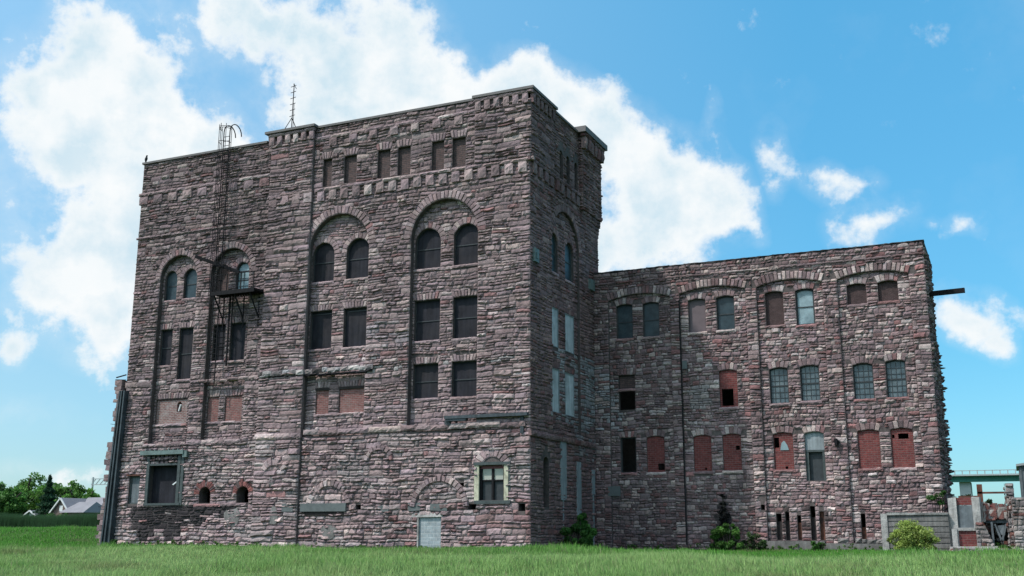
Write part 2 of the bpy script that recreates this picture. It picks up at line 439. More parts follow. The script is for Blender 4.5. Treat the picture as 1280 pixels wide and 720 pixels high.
def zoneA(u, v):
    k = 1.0; col = None; f = 0; bl = 1
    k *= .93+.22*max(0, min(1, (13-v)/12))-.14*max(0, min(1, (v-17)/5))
    if v < 7.2: bl = 1.25
    if v < 7.2 and math.sin(u*.9+2)*math.sin(v*1.1+u*.3)+random.uniform(-.5, .5) > .45: col = (.30, .27, .265); f = .45
    # fire and damp blackening under the loading door
    low = 1.3+max(0, u+49.2)*.34+max(0, -51.9-u)*3+.25*math.sin(u*3)
    if low < v < 3.35 and random.random() < .93: col = (.02, .018, .021); f = .93; bl = .8
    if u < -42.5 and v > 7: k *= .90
    if 11.0 < v < 11.35 and u > -42.4 and random.random() < .3: col = (.42, .42, .42); f = .6
    if -36.2 < u < -32.1 and 12.4 < v < 14.0 and random.random() < .5: col = (.26, .25, .27); f = .5
    if 1 < v < 3.2 and -33 < u < -24 and random.random() < .35: col = (.19, .10, .10); f = .7
    if v > 19.9 and v < 21 and u < -42.5 and random.random() < .4: col = (.10, .06, .06); f = .6
    return (col, f, k, bl)
mb = MB()
sheet(mb, FA, [(UL, 0), (UR, 0), (UR, 27.1), (-42.9, 27.1), (-42.9, 26.7), (UL, 26.7)], frontH, 0, jd, 1)
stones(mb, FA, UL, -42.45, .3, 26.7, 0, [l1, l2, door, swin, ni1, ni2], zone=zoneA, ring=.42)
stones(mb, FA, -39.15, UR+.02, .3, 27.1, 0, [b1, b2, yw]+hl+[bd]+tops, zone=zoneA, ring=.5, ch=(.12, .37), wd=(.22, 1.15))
wall = reparent(mb.build('front_wall', [M['stone'], M['mortar']]), T)

# recessed bay panels
recess_holes = {}
def bay(name, u0, u1, v0, v1, wins, n=-.38, zone=zoneA, fr=FA, pal=PAL_A, ringth=.42, jamb=.22, ch=(.12, .33), wd=(.2, .85), bulge=.05):
    m = MB(); ws = [w for w in wins if w is not None]
    sheet(m, fr, [(u0, v0), (u1, v0), (u1, v1), (u0, v1)], ws, n, jamb, 1)
    stones(m, fr, u0, u1, v0, v1, n, ws, zone=zone, pal=pal, ch=ch, wd=wd, bulge=bulge, ring=ringth)
    for w in ws: ring(m, fr, w, ringth, n, .05, pal, 1.0 if w.v1 < 30 else 1)
    return m.build(name, [M['stone'], M['mortar']])
wb1 = [Sh('a', -39.22, -37.6, 16.95, 19.5), Sh('a', -36.68, -35.0, 16.95, 19.5), Sh('r', -39.2, -37.6, 12.66, 15.1), Sh('r', -36.73, -35.0, 12.66, 15.1), Sh('r', -38.53, -37.62, 8.68, 10.25), Sh('r', -36.85, -35.0, 8.68, 10.25)]
wb2 = [Sh('a', -31.78, -30.05, 17.05, 19.57), Sh('a', -29.15, -27.45, 17.05, 19.57), Sh('r', -31.74, -30.03, 12.66, 15.14), Sh('r', -29.14, -27.45, 12.66, 15.14), Sh('r', -31.73, -30.07, 9.25, 11.31), Sh('r', -29.16, -27.48, 9.25, 11.31)]
wl1 = [Sh('a', -51.13, -50.1, 16.8, 18.85), Sh('a', -49.5, -48.43, 16.8, 18.85), Sh('r', -51.15, -50.17, 12.38, 14.82), Sh('r', -49.56, -48.42, 11.4, 14.82), Sh('r', -51.1, -48.5, 8.52, 10.15)]
wl2 = [Sh('a', -46.82, -45.76, 16.8, 18.87), Sh('a', -45.18, -44.15, 16.76, 18.87), Sh('r', -46.75, -45.77, 12.45, 14.83), Sh('r', -45.36, -44.17, 12.36, 14.83), Sh('r', -47.15+.3, -45.96, 8.52, 10.1), Sh('r', -45.45, -44.12, 8.52, 10.1)]
for nm, s, w in (('bay_panel', b1, wb1), ('bay_panel', b2, wb2), ('bay_panel', l1, wl1), ('bay_panel', l2, wl2)):
    reparent(bay(nm, s.u0-.05, s.u1+.05, s.v0-.05, s.v1+.05, w, -.38 if s in (b1, b2) else -.35), T)
# arch rings of the big bays
for s, th in ((b1, .55), (b2, .55), (l1, .45), (l2, .45)):
    m = MB(); ring(m, FA, s, th, .01, .06, PAL_A, 1.05); reparent(m.build('arch', M['stone']), T)
for s, th in ((ni1, .4), (ni2, .4)):
    m = MB(); ring(m, FA, s, th, .01, .04, [((.20, .09, .085), 3), ((.13, .10, .1), 1)], 1, 1, .3, .14); reparent(m.build('arch', M['stone']), T)
m = MB(); ring(m, FA, Sh('a', -27.0, -25.7, 4.0, 5.75), .6, .01, .07, PAL_A, 1.15, .85)
reparent(m.build('arch', M['stone']), T)
for s, th, pr in ((Sh('a', -31.15, -28.1, 2.0, 4.45), .33, .95), (Sh('a', -38.2, -35.8, 2.2, 4.3), .4, .9), (Sh('a', -34.4, -32.9, 4.5, 6.35), .3, .9), (Sh('a', -41.6, -40.3, 3.8, 5.6), .45, .7)):
    m = MB(); ring(m, FA, s, th, .05 if s.u0 > -40 else .25, .10, PAL_A, 1.1, pr, .2); reparent(m.build('blind_arch', M['stone']), T)
for s in tops:
    m = MB(); ring(m, FA, s, .5, .01, .05, PAL_A, 1.05); reparent(m.build('lintel', M['stone']), T)
# blind top windows
for s in tops: window(T, FA, s, -.2, M['stonebrick'], 'blind_window')
# windows
for w in wb1[:4]+wb2:
    r = [w.v0+(w.v1-w.v0)*.5] if w.k == 'a' or w in wb2 else [w.v0+(w.v1-w.v0)*.93]
    window(T, FA, w, -.62, M['board'], 'boarded_window', r, M['frame'], sill=-.38, fw=.04)
window(T, FA, wb1[4], -.44, M['pinkbrick'], 'bricked_window', label='faded red brick infill under a dark strip')
window(T, FA, wb1[5], -.44, M['pinkbrick'], 'bricked_window', label='faded red brick infill under a dark strip')
for w in wl1[:4]: window(T, FA, w, -.55, M['glass'] if w.k == 'a' else M['board'], 'boarded_window', [w.v0+(w.v1-w.v0)*.5], M['frame'], sill=-.35, fw=.04)
window(T, FA, wl2[0], -.50, M['stonebrick'], 'bricked_window', sill=-.35)
window(T, FA, wl2[1], -.55, M['paleglass'], 'window', [17.7, 18.3], M['frame'], (2, 3), sill=-.35)
window(T, FA, wl2[2], -.55, M['board'], 'boarded_window', [13.4], M['iron'], (3, 6), sill=-.35, fw=.04)
window(T, FA, wl2[3], -.55, M['board'], 'boarded_window', [], M['frame'], sill=-.35, fw=.04)
hole = Sh('a', -49.42, -49.02, 9.3, 9.95)
m = MB(); sheet(m, FA, [(-51.15, 8.5), (-48.45, 8.5), (-48.45, 10.1), (-51.15, 10.1)], [hole], -.42, .3)
reparent(m.build('bricked_window', M['palebrick']), T)['label'] = 'plastered brick infill with an arched hole knocked through'
m = MB(); m.bar(FA(-49.3, 9.35, -.5), FA(-49.1, 9.75, -.42), .1); reparent(m.build('torn_sheet', M['white']), T)
for w in wl2[4:]: window(T, FA, w, -.42, M['pinkbrick'], 'bricked_window')
for u0, u1, v in ((-51.25, -48.4, 8.36), (-46.95, -44.0, 8.36), (-38.6, -34.95, 8.52)):
    m = MB(); ledge(m, FA, u0, u1, v, v+.15, -.37, .12, PAL_A, (1, 2), 0, 1.3); reparent(m.build('sill', M['stone']), T)
for u0, u1 in ((-51.25, -48.4), (-46.95, -44.0), (-38.6, -37.55), (-36.9, -34.95)):
    m = MB(); m.box(FA, u0, u1, 10.12, 10.27, -.41, -.345); reparent(m.build('dark_head_strip', M['nearblack']), T)  # near-black strip across the top of each brick infill

# left pier, corner piers and parapet
PJ = .2
m = MB(); zoneP = lambda u, v: zoneA(u, v)
sheet(m, FA, [(-42.45, 0), (-39.15, 0), (-39.15, 26.7), (-42.45, 26.7)], [], PJ, 0, 1)
m.add([FA(-39.15, 0, 0), FA(-39.15, 0, PJ), FA(-39.15, 26.7, PJ), FA(-39.15, 26.7, 0)], [(0, 1, 2, 3)], (.17, .14, .14), 0)
m.add([FA(-42.45, 0, 0), FA(-42.45, 0, PJ), FA(-42.45, 26.7, PJ), FA(-42.45, 26.7, 0)], [(0, 1, 2, 3)], (.17, .14, .14), 0)
stones(m, FA, -42.47, -39.13, .3, 26.6, PJ, zone=zoneP, ch=(.18, .42), wd=(.45, 1.5), bulge=.07)
reparent(m.build('pier', [M['stone'], M['mortar']]), T)
m = MB()
m.box(FA, -27.6, UR+.14, 23.0, 27.0, -.1, .14, (.1, .1, .1), 1)
stones(m, FA, -27.6, UR+.16, 23.0, 26.6, .14, zone=zoneA, ch=(.2, .42), wd=(.5, 1.4), bulge=.08)
m.box(FS, 55-.14, 58.3, 23.0, 27.0, -.1, .14, (.1, .1, .1), 1)
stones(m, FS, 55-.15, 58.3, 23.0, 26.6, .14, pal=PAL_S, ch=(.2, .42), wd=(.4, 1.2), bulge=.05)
reparent(m.build('pier', [M['stone'], M['mortar']]), T)
m = MB()
m.box(FS, 62.9, BK, 22.0, 27.2, -.1, .3, (.1, .1, .1), 1)
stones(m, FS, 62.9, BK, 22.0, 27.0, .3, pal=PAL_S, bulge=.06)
ff = Fr((0, 62.9, 0), (1, 0, 0), (0, -1, 0)); stones(m, ff, -24.1, -23.74, 22.0, 27.0, 0, pal=PAL_S)
reparent(m.build('pier', [M['stone'], M['mortar']]), T)

# side wall
sb = Sh('a', 58.2, 62.75, 7.5, 21.1)
slot = Sh('a', 56.79, 57.6, 3.05, 5.85)
ss = [Sh('a', 59.58, 60.11, 23.15, 25.0), Sh('a', 60.7, 61.25, 23.15, 25.0), Sh('a', 62.1, 62.65, 23.15, 25.0)]
def zoneS(u, v):
    if u > 58 and 8.0 < v < 12.4 and random.random() < .62: return ((.30, .31, .33), .75, 1, .8)
    if u > 62 and 6 < v < 12 and random.random() < .4: return ((.26, .27, .29), .6, 1, .8)
    return None
m = MB()
sheet(m, FS, [(55, 0), (BK, 0), (BK, 27.1), (55, 27.1)], [sb, slot]+ss, 0, [.22, .5, .3, .3, .3], 1)
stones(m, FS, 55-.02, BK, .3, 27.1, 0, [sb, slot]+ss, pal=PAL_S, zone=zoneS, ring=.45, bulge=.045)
for k_ in range(5): ledge(m, FS, 63.0+k_*.02, BK+.02, 20.9+k_*.22, 21.12+k_*.22, 0, .06+.05*k_, PAL_S, (.5, 1.1))
reparent(m.build('side_wall', [M['stone'], M['mortar']]), T)
sw = [Sh('a', 58.42, 59.6, 16.95, 19.45), Sh('a', 60.8, 62.25, 16.95, 19.45), Sh('r', 58.42, 59.6, 12.45, 14.81), Sh('r', 60.7, 62.17, 12.45, 14.81), Sh('r', 58.37, 59.7, 8.55, 11.15), Sh('r', 60.62, 62.1, 8.55, 11.15)]
reparent(bay('bay_panel', 58.15, 62.8, 7.45, 21.15, sw, -.2, zoneS, FS, PAL_S, .4, .2), T)
m = MB(); ring(m, FS, sb, .5, .01, .05, PAL_S, 1.1); reparent(m.build('arch', M['stone']), T)
for w in sw[:2]: window(T, FS, w, -.38, M['glass'], 'window', [18.2], M['greenframe'], fw=.07, sill=-.2)
for w in sw[2:]: window(T, FS, w, -.22, M['whiteboard'], 'boarded_window', [], M['paleboard'], fw=.04)
for w in ss: window(T, FS, w, -.28, M['nearblack'], 'blind_window')
window(T, FS, slot, -.35, M['rust'], 'bricked_window')
for a, b, v0, v1 in ((59.25, 60.1, 3.5, 7.0), (61.85, 62.5, 2.3, 5.85), (64.45, 64.9, 4.0, 5.5)):
    m = MB(); m.box(FS, a, b, v0, v1, -.02, .09); reparent(m.build('concrete_strip', M['paleboard']), T)
for a, b, v0, v1 in ((59.6, 59.75, .5, 3.5), (64.6, 64.8, .8, 4.0)):
    m = MB(); m.box(FS, a, b, v0, v1, -.02, .05); reparent(m.build('concrete_strip', M['paleboard']), T)
m = MB(); m.box(FS, 64.3, 65.0, 17.0, 17.7, 0, .22); reparent(m.build('lamp_box', M['greensteel']), T)
m = MB(); m.box(FS, 55.25, 55.85, 16.8, 17.6, .02, .2); m.box(FS, 55.42, 55.68, 17.0, 17.35, .2, .24); reparent(m.build('lamp_box', M['greensteel']), T)

def lpart(name, *a, parent=None, **k):
    m = MB(); ledge(m, *a, **k); return reparent(m.build(name, M['stone']), parent or T)
# belts, corbels, dentils
lpart('belt_course', FA, -38.95, UR+.3, 22.78, 22.98, 0, .2, PAL_A, dark=1.1)
lpart('belt_course', FA, -42.5, -39.1, 22.8, 22.95, PJ, .08, PAL_A)
lpart('belt_course', FS, 54.75, 62.9, 22.78, 22.98, 0, .2, PAL_S)
lpart('belt_course', FA, UL-.15, -42.5, 24.35, 24.55, 0, .16, PAL_A)
lpart('belt_course', FA, UL-.12, -42.5, 21.28, 21.38, 0, .11, PAL_A, (1.5, 3))
lpart('belt_course', FA, -39.1, -27.6, 26.3, 26.5, 0, .14, PAL_A, dark=1.1)
lpart('belt_course', FA, -39.0, -24.3, 7.38, 7.68, 0, .2, PAL_A, (.8, 2.2), 0, .95, .04)
lpart('belt_course', FA, -42.5, -39.1, 7.25, 7.55, PJ, .12, PAL_A, (.8, 1.6), 0, 1.25, .03)
lpart('belt_course', FA, -51.6, -48.1, 7.05, 7.25, 0, .13, PAL_A, dark=1.1)
lpart('belt_course', FA, -48.0, -43.7, 7.1, 7.35, 0, .14, PAL_A, dark=1.2)
lpart('belt_course', FA, -48.5, -42.5, 5.8, 5.93, 0, .12, PAL_A, dark=.9)
lpart('belt_course', FA, UL-.05, -51.3, 11.0, 11.35, 0, .1, PAL_A, dark=.8)
lpart('belt_course', FS, 54.8, 65.1, 6.85, 7.15, 0, .18, PAL_S, dark=.9)
lpart('belt_course', FA, UL, -43.0, 3.2, 3.38, 0, .12, PAL_A, (1.4, 2.6), .1, 1.0)
WH = [((.36, .36, .36), 2), ((.22, .2, .2), 1), ((.1, .09, .09), 1)]
lpart('broken_ledge', FA, -42.5, -39.1, 11.12, 11.42, PJ, .16, WH, (.3, .8), 0, 1.1, .05)
lpart('broken_ledge', FA, -39.1, -34.2, 11.15, 11.42, 0, .2, WH, (.3, .8), 0, 1.1, .05)
lpart('broken_ledge', FA, -48.0, -42.5, 11.05, 11.22, 0, .14, PAL_A, (.5, 1.2), 0, 1, .06)
lpart('broken_ledge', FA, -42.4, -34.3, 10.98, 11.1, .0, .26, [((.02, .02, .024), 1)], (.3, .9), 0, 1, .05)
u = -38.75
while u < -24.6:
    lpart('corbel', FA, u, u+.54, 22.12, 22.76, 0, .2, PAL_A, (2, 3), 0, 1.0); u += .875
u = -42.4
while u < -39.4:
    lpart('corbel', FA, u, u+.6, 22.15, 22.78, PJ, .08, PAL_A, (2, 3)); u += .9
u = UL-.1
while u < -42.9:
    lpart('corbel', FA, u, u+.75, 23.75, 24.3, 0, .16, PAL_A, (2, 3)); u += 1.28
u = 55.2
while u < 62.7:
    lpart('corbel', FS, u, u+.5, 22.12, 22.76, 0, .18, PAL_S, (2, 3)); u += .875
u = -38.0
while u < -28:
    lpart('corbel', FA, u, u+.55, 25.75, 26.28, 0, .2, PAL_A, (2, 3)); u += 1.5
# corbelled caps
def cap_row(fr, a, b, n0, pj, pal, v0=26.35, v1=26.92, st=.62):
    u = a+.05
    while u < b-.2:
        lpart('corbel', fr, u, min(u+.38, b), v0, v1, n0, pj, pal, (2, 3)); u += st
    lpart('cap_course', fr, a-pj*.3, b+pj*.3, v1, v1+.22, n0, pj, pal, (1, 2))
cap_row(FA, -42.6, -39.1, PJ, .2, PAL_A); cap_row(FA, -27.6, UR+.25, .14, .16, PAL_A)
cap_row(FS, 54.8, 58.4, .14, .16, PAL_S); cap_row(FS, 62.7, BK+.1, .3, .3, PAL_S, 26.1, 26.9)
m = MB()
m.box(FA, UL-.08, -42.9, 26.7, 26.84, -.5, .14); m.box(FA, -42.85, -38.95, 27.14, 27.3, -.6, .5)
m.box(FA, -38.95, -27.7, 27.1, 27.24, -.5, .13); m.box(FA, -27.7, UR+.36, 27.14, 27.3, -.6, .36)
m.box(FS, 55.6, 58.5, 27.14, 27.3, -.6, .36); m.box(FS, 58.5, 62.5, 27.1, 27.24, -.5, .13)
m.box(FS, 62.45, BK+.35, 27.12, 27.5, -.6, .68)
m.wbox(UL-.08, UL+.4, 55.5, BK, 26.7, 26.84); m.wbox(UL, -24.6, BK-.4, BK+.1, 26.7, 26.84)
m.wbox(-42.9, -24.6, BK-.4, BK+.1, 26.84, 27.24)
reparent(m.build('coping', M['coping']), T)
# plain hidden shell: left and rear walls, roof deck
m = MB()
m.wbox(UL, UL+.5, 55.01, BK-.01, 0, 26.7, (.1, .085, .08)); m.wbox(UL+.5, UR-.5, BK-.5, BK-.01, 0, 27.1, (.1, .085, .08))
m.wbox(UL+.02, UR-.02, 55.02, BK-.02, 25.8, 26.1, (.06, .06, .06))
FL = Fr((UL, 0, 0), (0, -1, 0), (-1, 0, 0)); stones(m, FL, -BK, -55, .3, 26.7, 0, pal=PAL_S, wd=(.5, 1.4), ch=(.25, .45))
reparent(m.build('rear_wall', M['stone']), T)

# ground floor details
door_o = MB(); panel(door_o, FA, door, -.42); do = reparent(door_o.build('loading_door', M['board']), T)
f = MB(); f.box(FA, -51.12, -50.88, 3.3, 6.5, 0, .12); f.box(FA, -48.55, -48.32, 3.3, 6.4, 0, .14); f.box(FA, -48.28, -48.05, 3.3, 6.3, -.02, .12)
f.box(FA, -50.88, -48.6, 5.82, 5.95, .0, .1); f.box(FA, -51.15, -48.2, 3.30, 3.44, 0, .16)
reparent(f.build('frame', M['greenframe']), do)
f = MB(); f.bar(FA(-49.1, 4.6, -.2), FA(-48.6, 4.85, -.12), .08); reparent(f.build('torn_strip', M['white']), do)
m = MB(); m.box(FA, -51.55, -48.0, 6.5, 6.76, .02, .35); m.box(FA, -48.1, -47.75, 6.3, 6.72, .02, .28)
for i in range(9): m.box(FA, -51.3+i*.38, -51.24+i*.38, 6.76, 6.86, .1, .16)
ca = reparent(m.build('canopy_beam', M['greensteel']), T)
m = MB()
for i in range(7): m.box(FA, -50.85+i*.36, -50.79+i*.36, 5.95, 6.5, .06, .1)
m.box(FA, -50.9, -48.5, 6.1, 6.14, .1, .13); reparent(m.build('bracket_grille', M['iron']), ca)
window(T, FA, swin, -.15, M['bluegrey'], 'boarded_window', [], M['greenframe'], fw=.09)
m = MB(); m.box(FA, -52.75, -51.55, 5.2, 5.3, .0, .12); reparent(m.build('lintel', M['rust']), T)
# yellow framed window
w = MB(); panel(w, FA, Sh('r', -27.2, -25.55, 3.4, 4.5), -.2); wo = reparent(w.build('sash_window', M['frame']), T)
for a_, b_ in ((-27.42, -27.14), (-25.6, -25.34)):
    f = MB(); f.box(FA, a_, b_, 3.38, 5.32, -.02, .1); reparent(f.build('jamb_board', M['yellow']), wo)
f = MB(); f.box(FA, -27.45, -25.2, 5.32, 5.48, -.02, .16); f.box(FA, -25.34, -25.2, 3.9, 5.32, -.02, .08); f.box(FA, -27.4, -25.2, 3.2, 3.38, .0, .12); reparent(f.build('head_board', M['greenframe']), wo)
f = MB(); f.box(FA, -27.0, -26.45, 4.5, 5.12, -.18, -.15); f.box(FA, -26.28, -25.72, 4.5, 5.12, -.18, -.15); reparent(f.build('blind', M['cream']), wo)
f = MB(); f.box(FA, -27.14, -25.6, 5.12, 5.32, -.2, -.12); reparent(f.build('top_panel', M['redwood']), wo)
f = MB(); f.box(FA, -26.42, -26.3, 3.4, 5.1, -.2, -.06); f.box(FA, -27.14, -27.02, 3.4, 5.12, -.2, -.08); f.box(FA, -25.72, -25.6, 3.4, 5.12, -.2, -.08); f.box(FA, -27.1, -25.6, 4.44, 4.52, -.19, -.1); reparent(f.build('mullion', M['iron']), wo)
m = MB()
m.box(FA, -31.02, -30.92, .3, 2.5, -.02, .06); m.box(FA, -31.4, -29.4, 2.5, 2.72, -.02, .05, j=.03)
fo = MB(); panel(fo, FA, bd, -.05); bo = reparent(fo.build('blocked_doorway', M['cinder']), T)
reparent(m.build('surround', M['paleconcrete']), bo)
def blob(mb, fr, u0, u1, v0, v1, n, k=16, arch=True):
    c = ((u0+u1)/2, (v0+v1)/2); P = []
    for i in range(k):
        t = 2*math.pi*i/k; r = 1+.10*math.sin(t*3+u0)+random.uniform(-.05, .05); a, b = math.cos(t), math.sin(t)
        P.append(fr(c[0]+a*(u1-u0)/2*r*(1 if b < 0 else 1), c[1]+b*(v1-v0)/2*r, n+random.uniform(0, .02)))
    P.append(fr(*c, n+.02)); mb.add(P, [(i, (i+1) % k, k) for i in range(k)]+[], (1, 1, 1))
for a in ((-44.65, -43.4, 2.0, 3.1, .07), (-41.1, -40.45, 2.05, 3.15, .30), (-37.5, -36.4, 1.25, 2.1, .07), (-41.3, -40.9, 4.3, 4.9, .28)):
    m = MB(); blob(m, FA, *a); reparent(m.build('cement_patch', M['concrete']), T)
for a_ in ((-31.6, -30.85, 2.85, 3.3), (-30.2, -29.1, 2.85, 3.25), (-33.6, -32.9, 2.8, 3.15)):
    m = MB(); m.box(FA, *a_, .03, .08, j=.04); reparent(m.build('cement_patch', M['teal']), T)
m = MB(); m.box(FA, -38.95, -35.75, 2.85, 3.32, .0, .2); m.box(FA, -40.2, -39.4, 2.85, 3.3, PJ, PJ+.1); lb = reparent(m.build('steel_lintel', M['teal']), T)
m = MB(); m.box(FA, -38.9, -35.75, 2.62, 2.83, .0, .1); reparent(m.build('lintel_shadow_strip', M['nearblack']), lb)  # solid dark strip painted in as the shadow below the lintel
m = MB(); m.box(FA, -29.25, -24.1, 7.95, 8.12, 0, .35); m.box(FA, -29.2, -27.9, 7.82, 7.95, 0, .3); m.box(FA, -24.6, -24.4, 7.0, 8.0, .0, .15); m.box(FA, -29.3, -28.95, 7.6, 7.85, 0, .2)
lb = reparent(m.build('steel_beam', M['steelblue']), T)

# roof ladder with safety cage
m = MB()
for u in (-46.35, -45.85): m.bar(FA(u, 10.8, .35), FA(u, 27.9, .35), .05)
v = 10.9
while v < 27.6: m.bar(FA(-46.35, v, .35), FA(-45.85, v, .35), .028); v += .32
lad = reparent(m.build('roof_ladder', M['iron']), T)
m = MB()
hoops = [16.6+i*.95 for i in range(13)]
for v in hoops+[28.1]:
    pr = None
    for i in range(9):
        t = math.pi*i/8; q = FA(-46.1-.40*math.cos(t), v, .36+.62*math.sin(t))
        if pr: m.bar(pr, q, .03)
        pr = q
for i in (0, 2, 4, 6, 8):
    t = math.pi*i/8; m.bar(FA(-46.1-.40*math.cos(t), 16.5, .36+.62*math.sin(t)), FA(-46.1-.40*math.cos(t), 28.3, .36+.62*math.sin(t)), .028)
for u in (-46.35, -45.85):
    pr = None
    for i in range(9):
        t = math.pi*i/8; q = FA(u+.0, 27.9+.65*math.sin(t), .35-.6+.6*math.cos(t))
        if pr: m.bar(pr, q, .05)
        pr = q
reparent(m.build('safety_cage', M['iron']), lad)
# fire escape landing
m = MB(); m.box(FA, -45.9, -42.5, 16.55, 16.68, .02, 1.15)
for i in range(16): m.box(FA, -45.85+i*.21, -45.80+i*.21, 16.50, 16.56, .02, 1.15)
m.box(FA, -45.9, -42.5, 16.42, 16.58, 1.08, 1.16)
plat = reparent(m.build('fire_escape_landing', M['iron']), T)
m = MB()
for u in (-45.85, -44.7, -43.6, -42.6): m.bar(FA(u, 16.6, 1.1), FA(u, 17.75, 1.1), .05)
m.bar(FA(-45.85, 17.75, 1.1), FA(-42.6, 17.75, 1.1), .04); m.bar(FA(-45.85, 17.2, 1.1), FA(-42.6, 17.2, 1.1), .03)
m.bar(FA(-46.9, 17.4, .8), FA(-45.85, 17.4, 1.1), .03); reparent(m.build('railing', M['iron']), plat)
m = MB()
for u in (-45.7, -44.1, -42.9): m.bar(FA(u, 16.5, 1.1), FA(u, 15.0, .05), .07); m.bar(FA(u, 16.5, .05), FA(u, 14.4, .05), .06)
reparent(m.build('bracket', M['iron']), plat)
m = MB(); m.bar(FA(-45.15, 16.5, .15), FA(-45.15, 12.0, .15), .09); m.bar(FA(-44.95, 16.5, .12), FA(-44.95, 14, .12), .05)
reparent(m.build('drainpipe', M['iron']), T)
m = MB(); m.bar(FA(-47.55, 19.25, .95), FA(-44.75, 18.15, -.1), .17, h=.2); reparent(m.build('jib_beam', M['iron']), T)
m = MB(); m.bar(FA(-53.5, 11.9, .1), FA(-54.3, 11.75, .15), .07); m.bar(FA(-53.5, 11.55, .1), FA(-54.35, 11.6, .15), .06); reparent(m.build('iron_bracket', M['iron']), T)

# ================================================================== torn wall stub on the left
st = thing('ruined_wall', 'ragged stump of a torn-down stone wall leaning on the left corner of the mill', 'wall', (-54.1, 55.6, .6))
m = MB(); v = .2
while v < 11.2:
    H = random.uniform(.18, .42); f = v/11.2
    left = -54.85+.75*f+random.uniform(-.2, .2)+.12*math.sin(v*1.7)
    for y0 in (54.8, 55.3, 55.6, 56.2, 56.9):
        t = tone(PAL_A, .8); jx = random.uniform(-.16, .1)
        m.wbox(left+jx+(y0-55)*-.03, -53.3 if y0 > 55 else left+.5, y0, y0+.62+random.uniform(-.05, .05), v, v+H-.02, t, 0, .03)
    v += H
reparent(m.build('wall', M['stone']), st)
m = MB()
def slab(x0b, x1b, x0t, x1t, y0, y1, z0, z1):
    m.add([(x0b, y0, z0), (x1b, y0, z0), (x1b, y1, z0), (x0b, y1, z0), (x0t, y0, z1), (x1t, y0, z1), (x1t, y1, z1), (x0t, y1, z1)],
          [(0, 1, 5, 4), (1, 2, 6, 5), (2, 3, 7, 6), (3, 0, 4, 7), (4, 5, 6, 7)])
slab(-54.3, -53.45, -53.74, -53.22, 54.72, 54.98, .5, 10.8)
for a, b in ((-54.28, -53.72), (-54.0, -53.55), (-53.62, -53.32)): slab(a, a+.12, b, b+.1, 54.58, 54.74, .5, 10.8)
reparent(m.build('steel_column', M['steelblue']), st)
m = MB()
for i in range(46):
    z = random.uniform(1, 11.3); x = -54.95+.95*z/11.2
    m.bar((x+.1, random.uniform(54.9, 56.5), z), (x-random.uniform(.15, .5), random.uniform(54.9, 56.5), z+random.uniform(-.3, .2)), .025)
for i in range(60):
    x = random.uniform(-54.3, -53.5); y = random.uniform(55.1, 56.8)
    m.bar((x, y, 11), (x+random.uniform(-.3, .2), y, 11+random.uniform(.1, .45)), .05)
reparent(m.build('torn_ends', M['nearblack']), st)

# ================================================================== WING
Wg = thing('mill_wing', 'lower three-storey wing of patchy red and cream stone right of the tall block', 'building', (-14, 66, .6))
bays = [Sh('s', -23.0, -18.9, .2, 16.63, .33), Sh('s', -18.26, -14.1, .2, 16.68, .33), Sh('s', -13.42, -9.5, .2, 16.68, .33), Sh('s', -8.62, -4.6, .2, 16.72, .33)]
def zoneW(u, v):
    if v < 12 and u < -22.2 and v > 8 and random.random() < .5: return ((.34, .34, .36), .75, 1, 1)
    if -17.9 < u < -16.6 and 9.1 < v < 10.6 and random.random() < .8: return ((.30, .28, .28), .6, 1, .6)
    if -16.26-.1*(v) < u < -15.7 and 1 < v < 4.1-abs(u+15.95)*3: return ((.02, .018, .02), .9, 1, .5)
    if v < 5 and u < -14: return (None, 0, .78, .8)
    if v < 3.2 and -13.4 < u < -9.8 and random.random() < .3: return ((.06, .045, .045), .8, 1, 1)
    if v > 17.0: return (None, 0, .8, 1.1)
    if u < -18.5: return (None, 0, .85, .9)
    return None
WX1 = -3.70
Hh = [Sh('r', -13.75, -13.5, 3.0, 3.3), Sh('r', -14.9+.3, -14.3, 3.9, 4.1)]
m = MB()
sheet(m, FW, [(-24.04, 0), (WX1, 0), (WX1, 18.2), (-24.04, 18.2)], bays+Hh[:1], 0, [.17]*4+[.5], 1)
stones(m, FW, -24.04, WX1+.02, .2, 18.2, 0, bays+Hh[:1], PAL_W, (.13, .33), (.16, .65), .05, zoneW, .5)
reparent(m.build('front_wall', [M['stone'], M['mortar']]), Wg)
RN = -.17
W0 = [Sh('s', -22.51, -21.43, 13.78, 16.05, .1), Sh('s', -20.73, -19.67, 13.81, 16.05, .1), Sh('r', -22.44, -21.37, 9.24, 11.45), Sh('r', -22.4, -21.4, 5.32, 7.5), Sh('s', -20.69, -19.56, 5.29, 7.54, .1)]
W1 = [Sh('s', -17.75, -16.67, 13.85, 16.0, .1), Sh('s', -15.96, -14.86, 13.86, 16.03, .1), Sh('s', -15.97, -14.87, 9.13, 11.42, .1), Sh('s', -17.71, -16.62, 5.28, 7.5, .1), Sh('s', -15.91, -14.8, 5.28, 7.52, .1)]
W2 = [Sh('s', -12.94, -11.86, 13.91, 16.05, .1), Sh('s', -11.12, -10.04, 13.84, 16.05, .1), Sh('s', -12.91, -11.82, 9.2, 11.36, .1), Sh('s', -11.09, -10.0, 9.28, 11.4, .1), Sh('s', -12.87, -11.73, 5.27, 7.48, .1), Sh('s', -11.05, -9.95, 4.64, 7.47, .12)]
W3 = [Sh('s', -8.11, -7.02, 14.81, 16.08, .1), Sh('s', -6.36, -5.25, 14.85, 16.1, .1), Sh('s', -8.07, -6.96, 9.21, 11.32, .1), Sh('s', -6.25, -5.17, 9.24, 11.4, .1), Sh('s', -8.06, -6.86, 5.26, 7.47, .1), Sh('s', -6.25, -5.05, 5.28, 7.5, .1)]
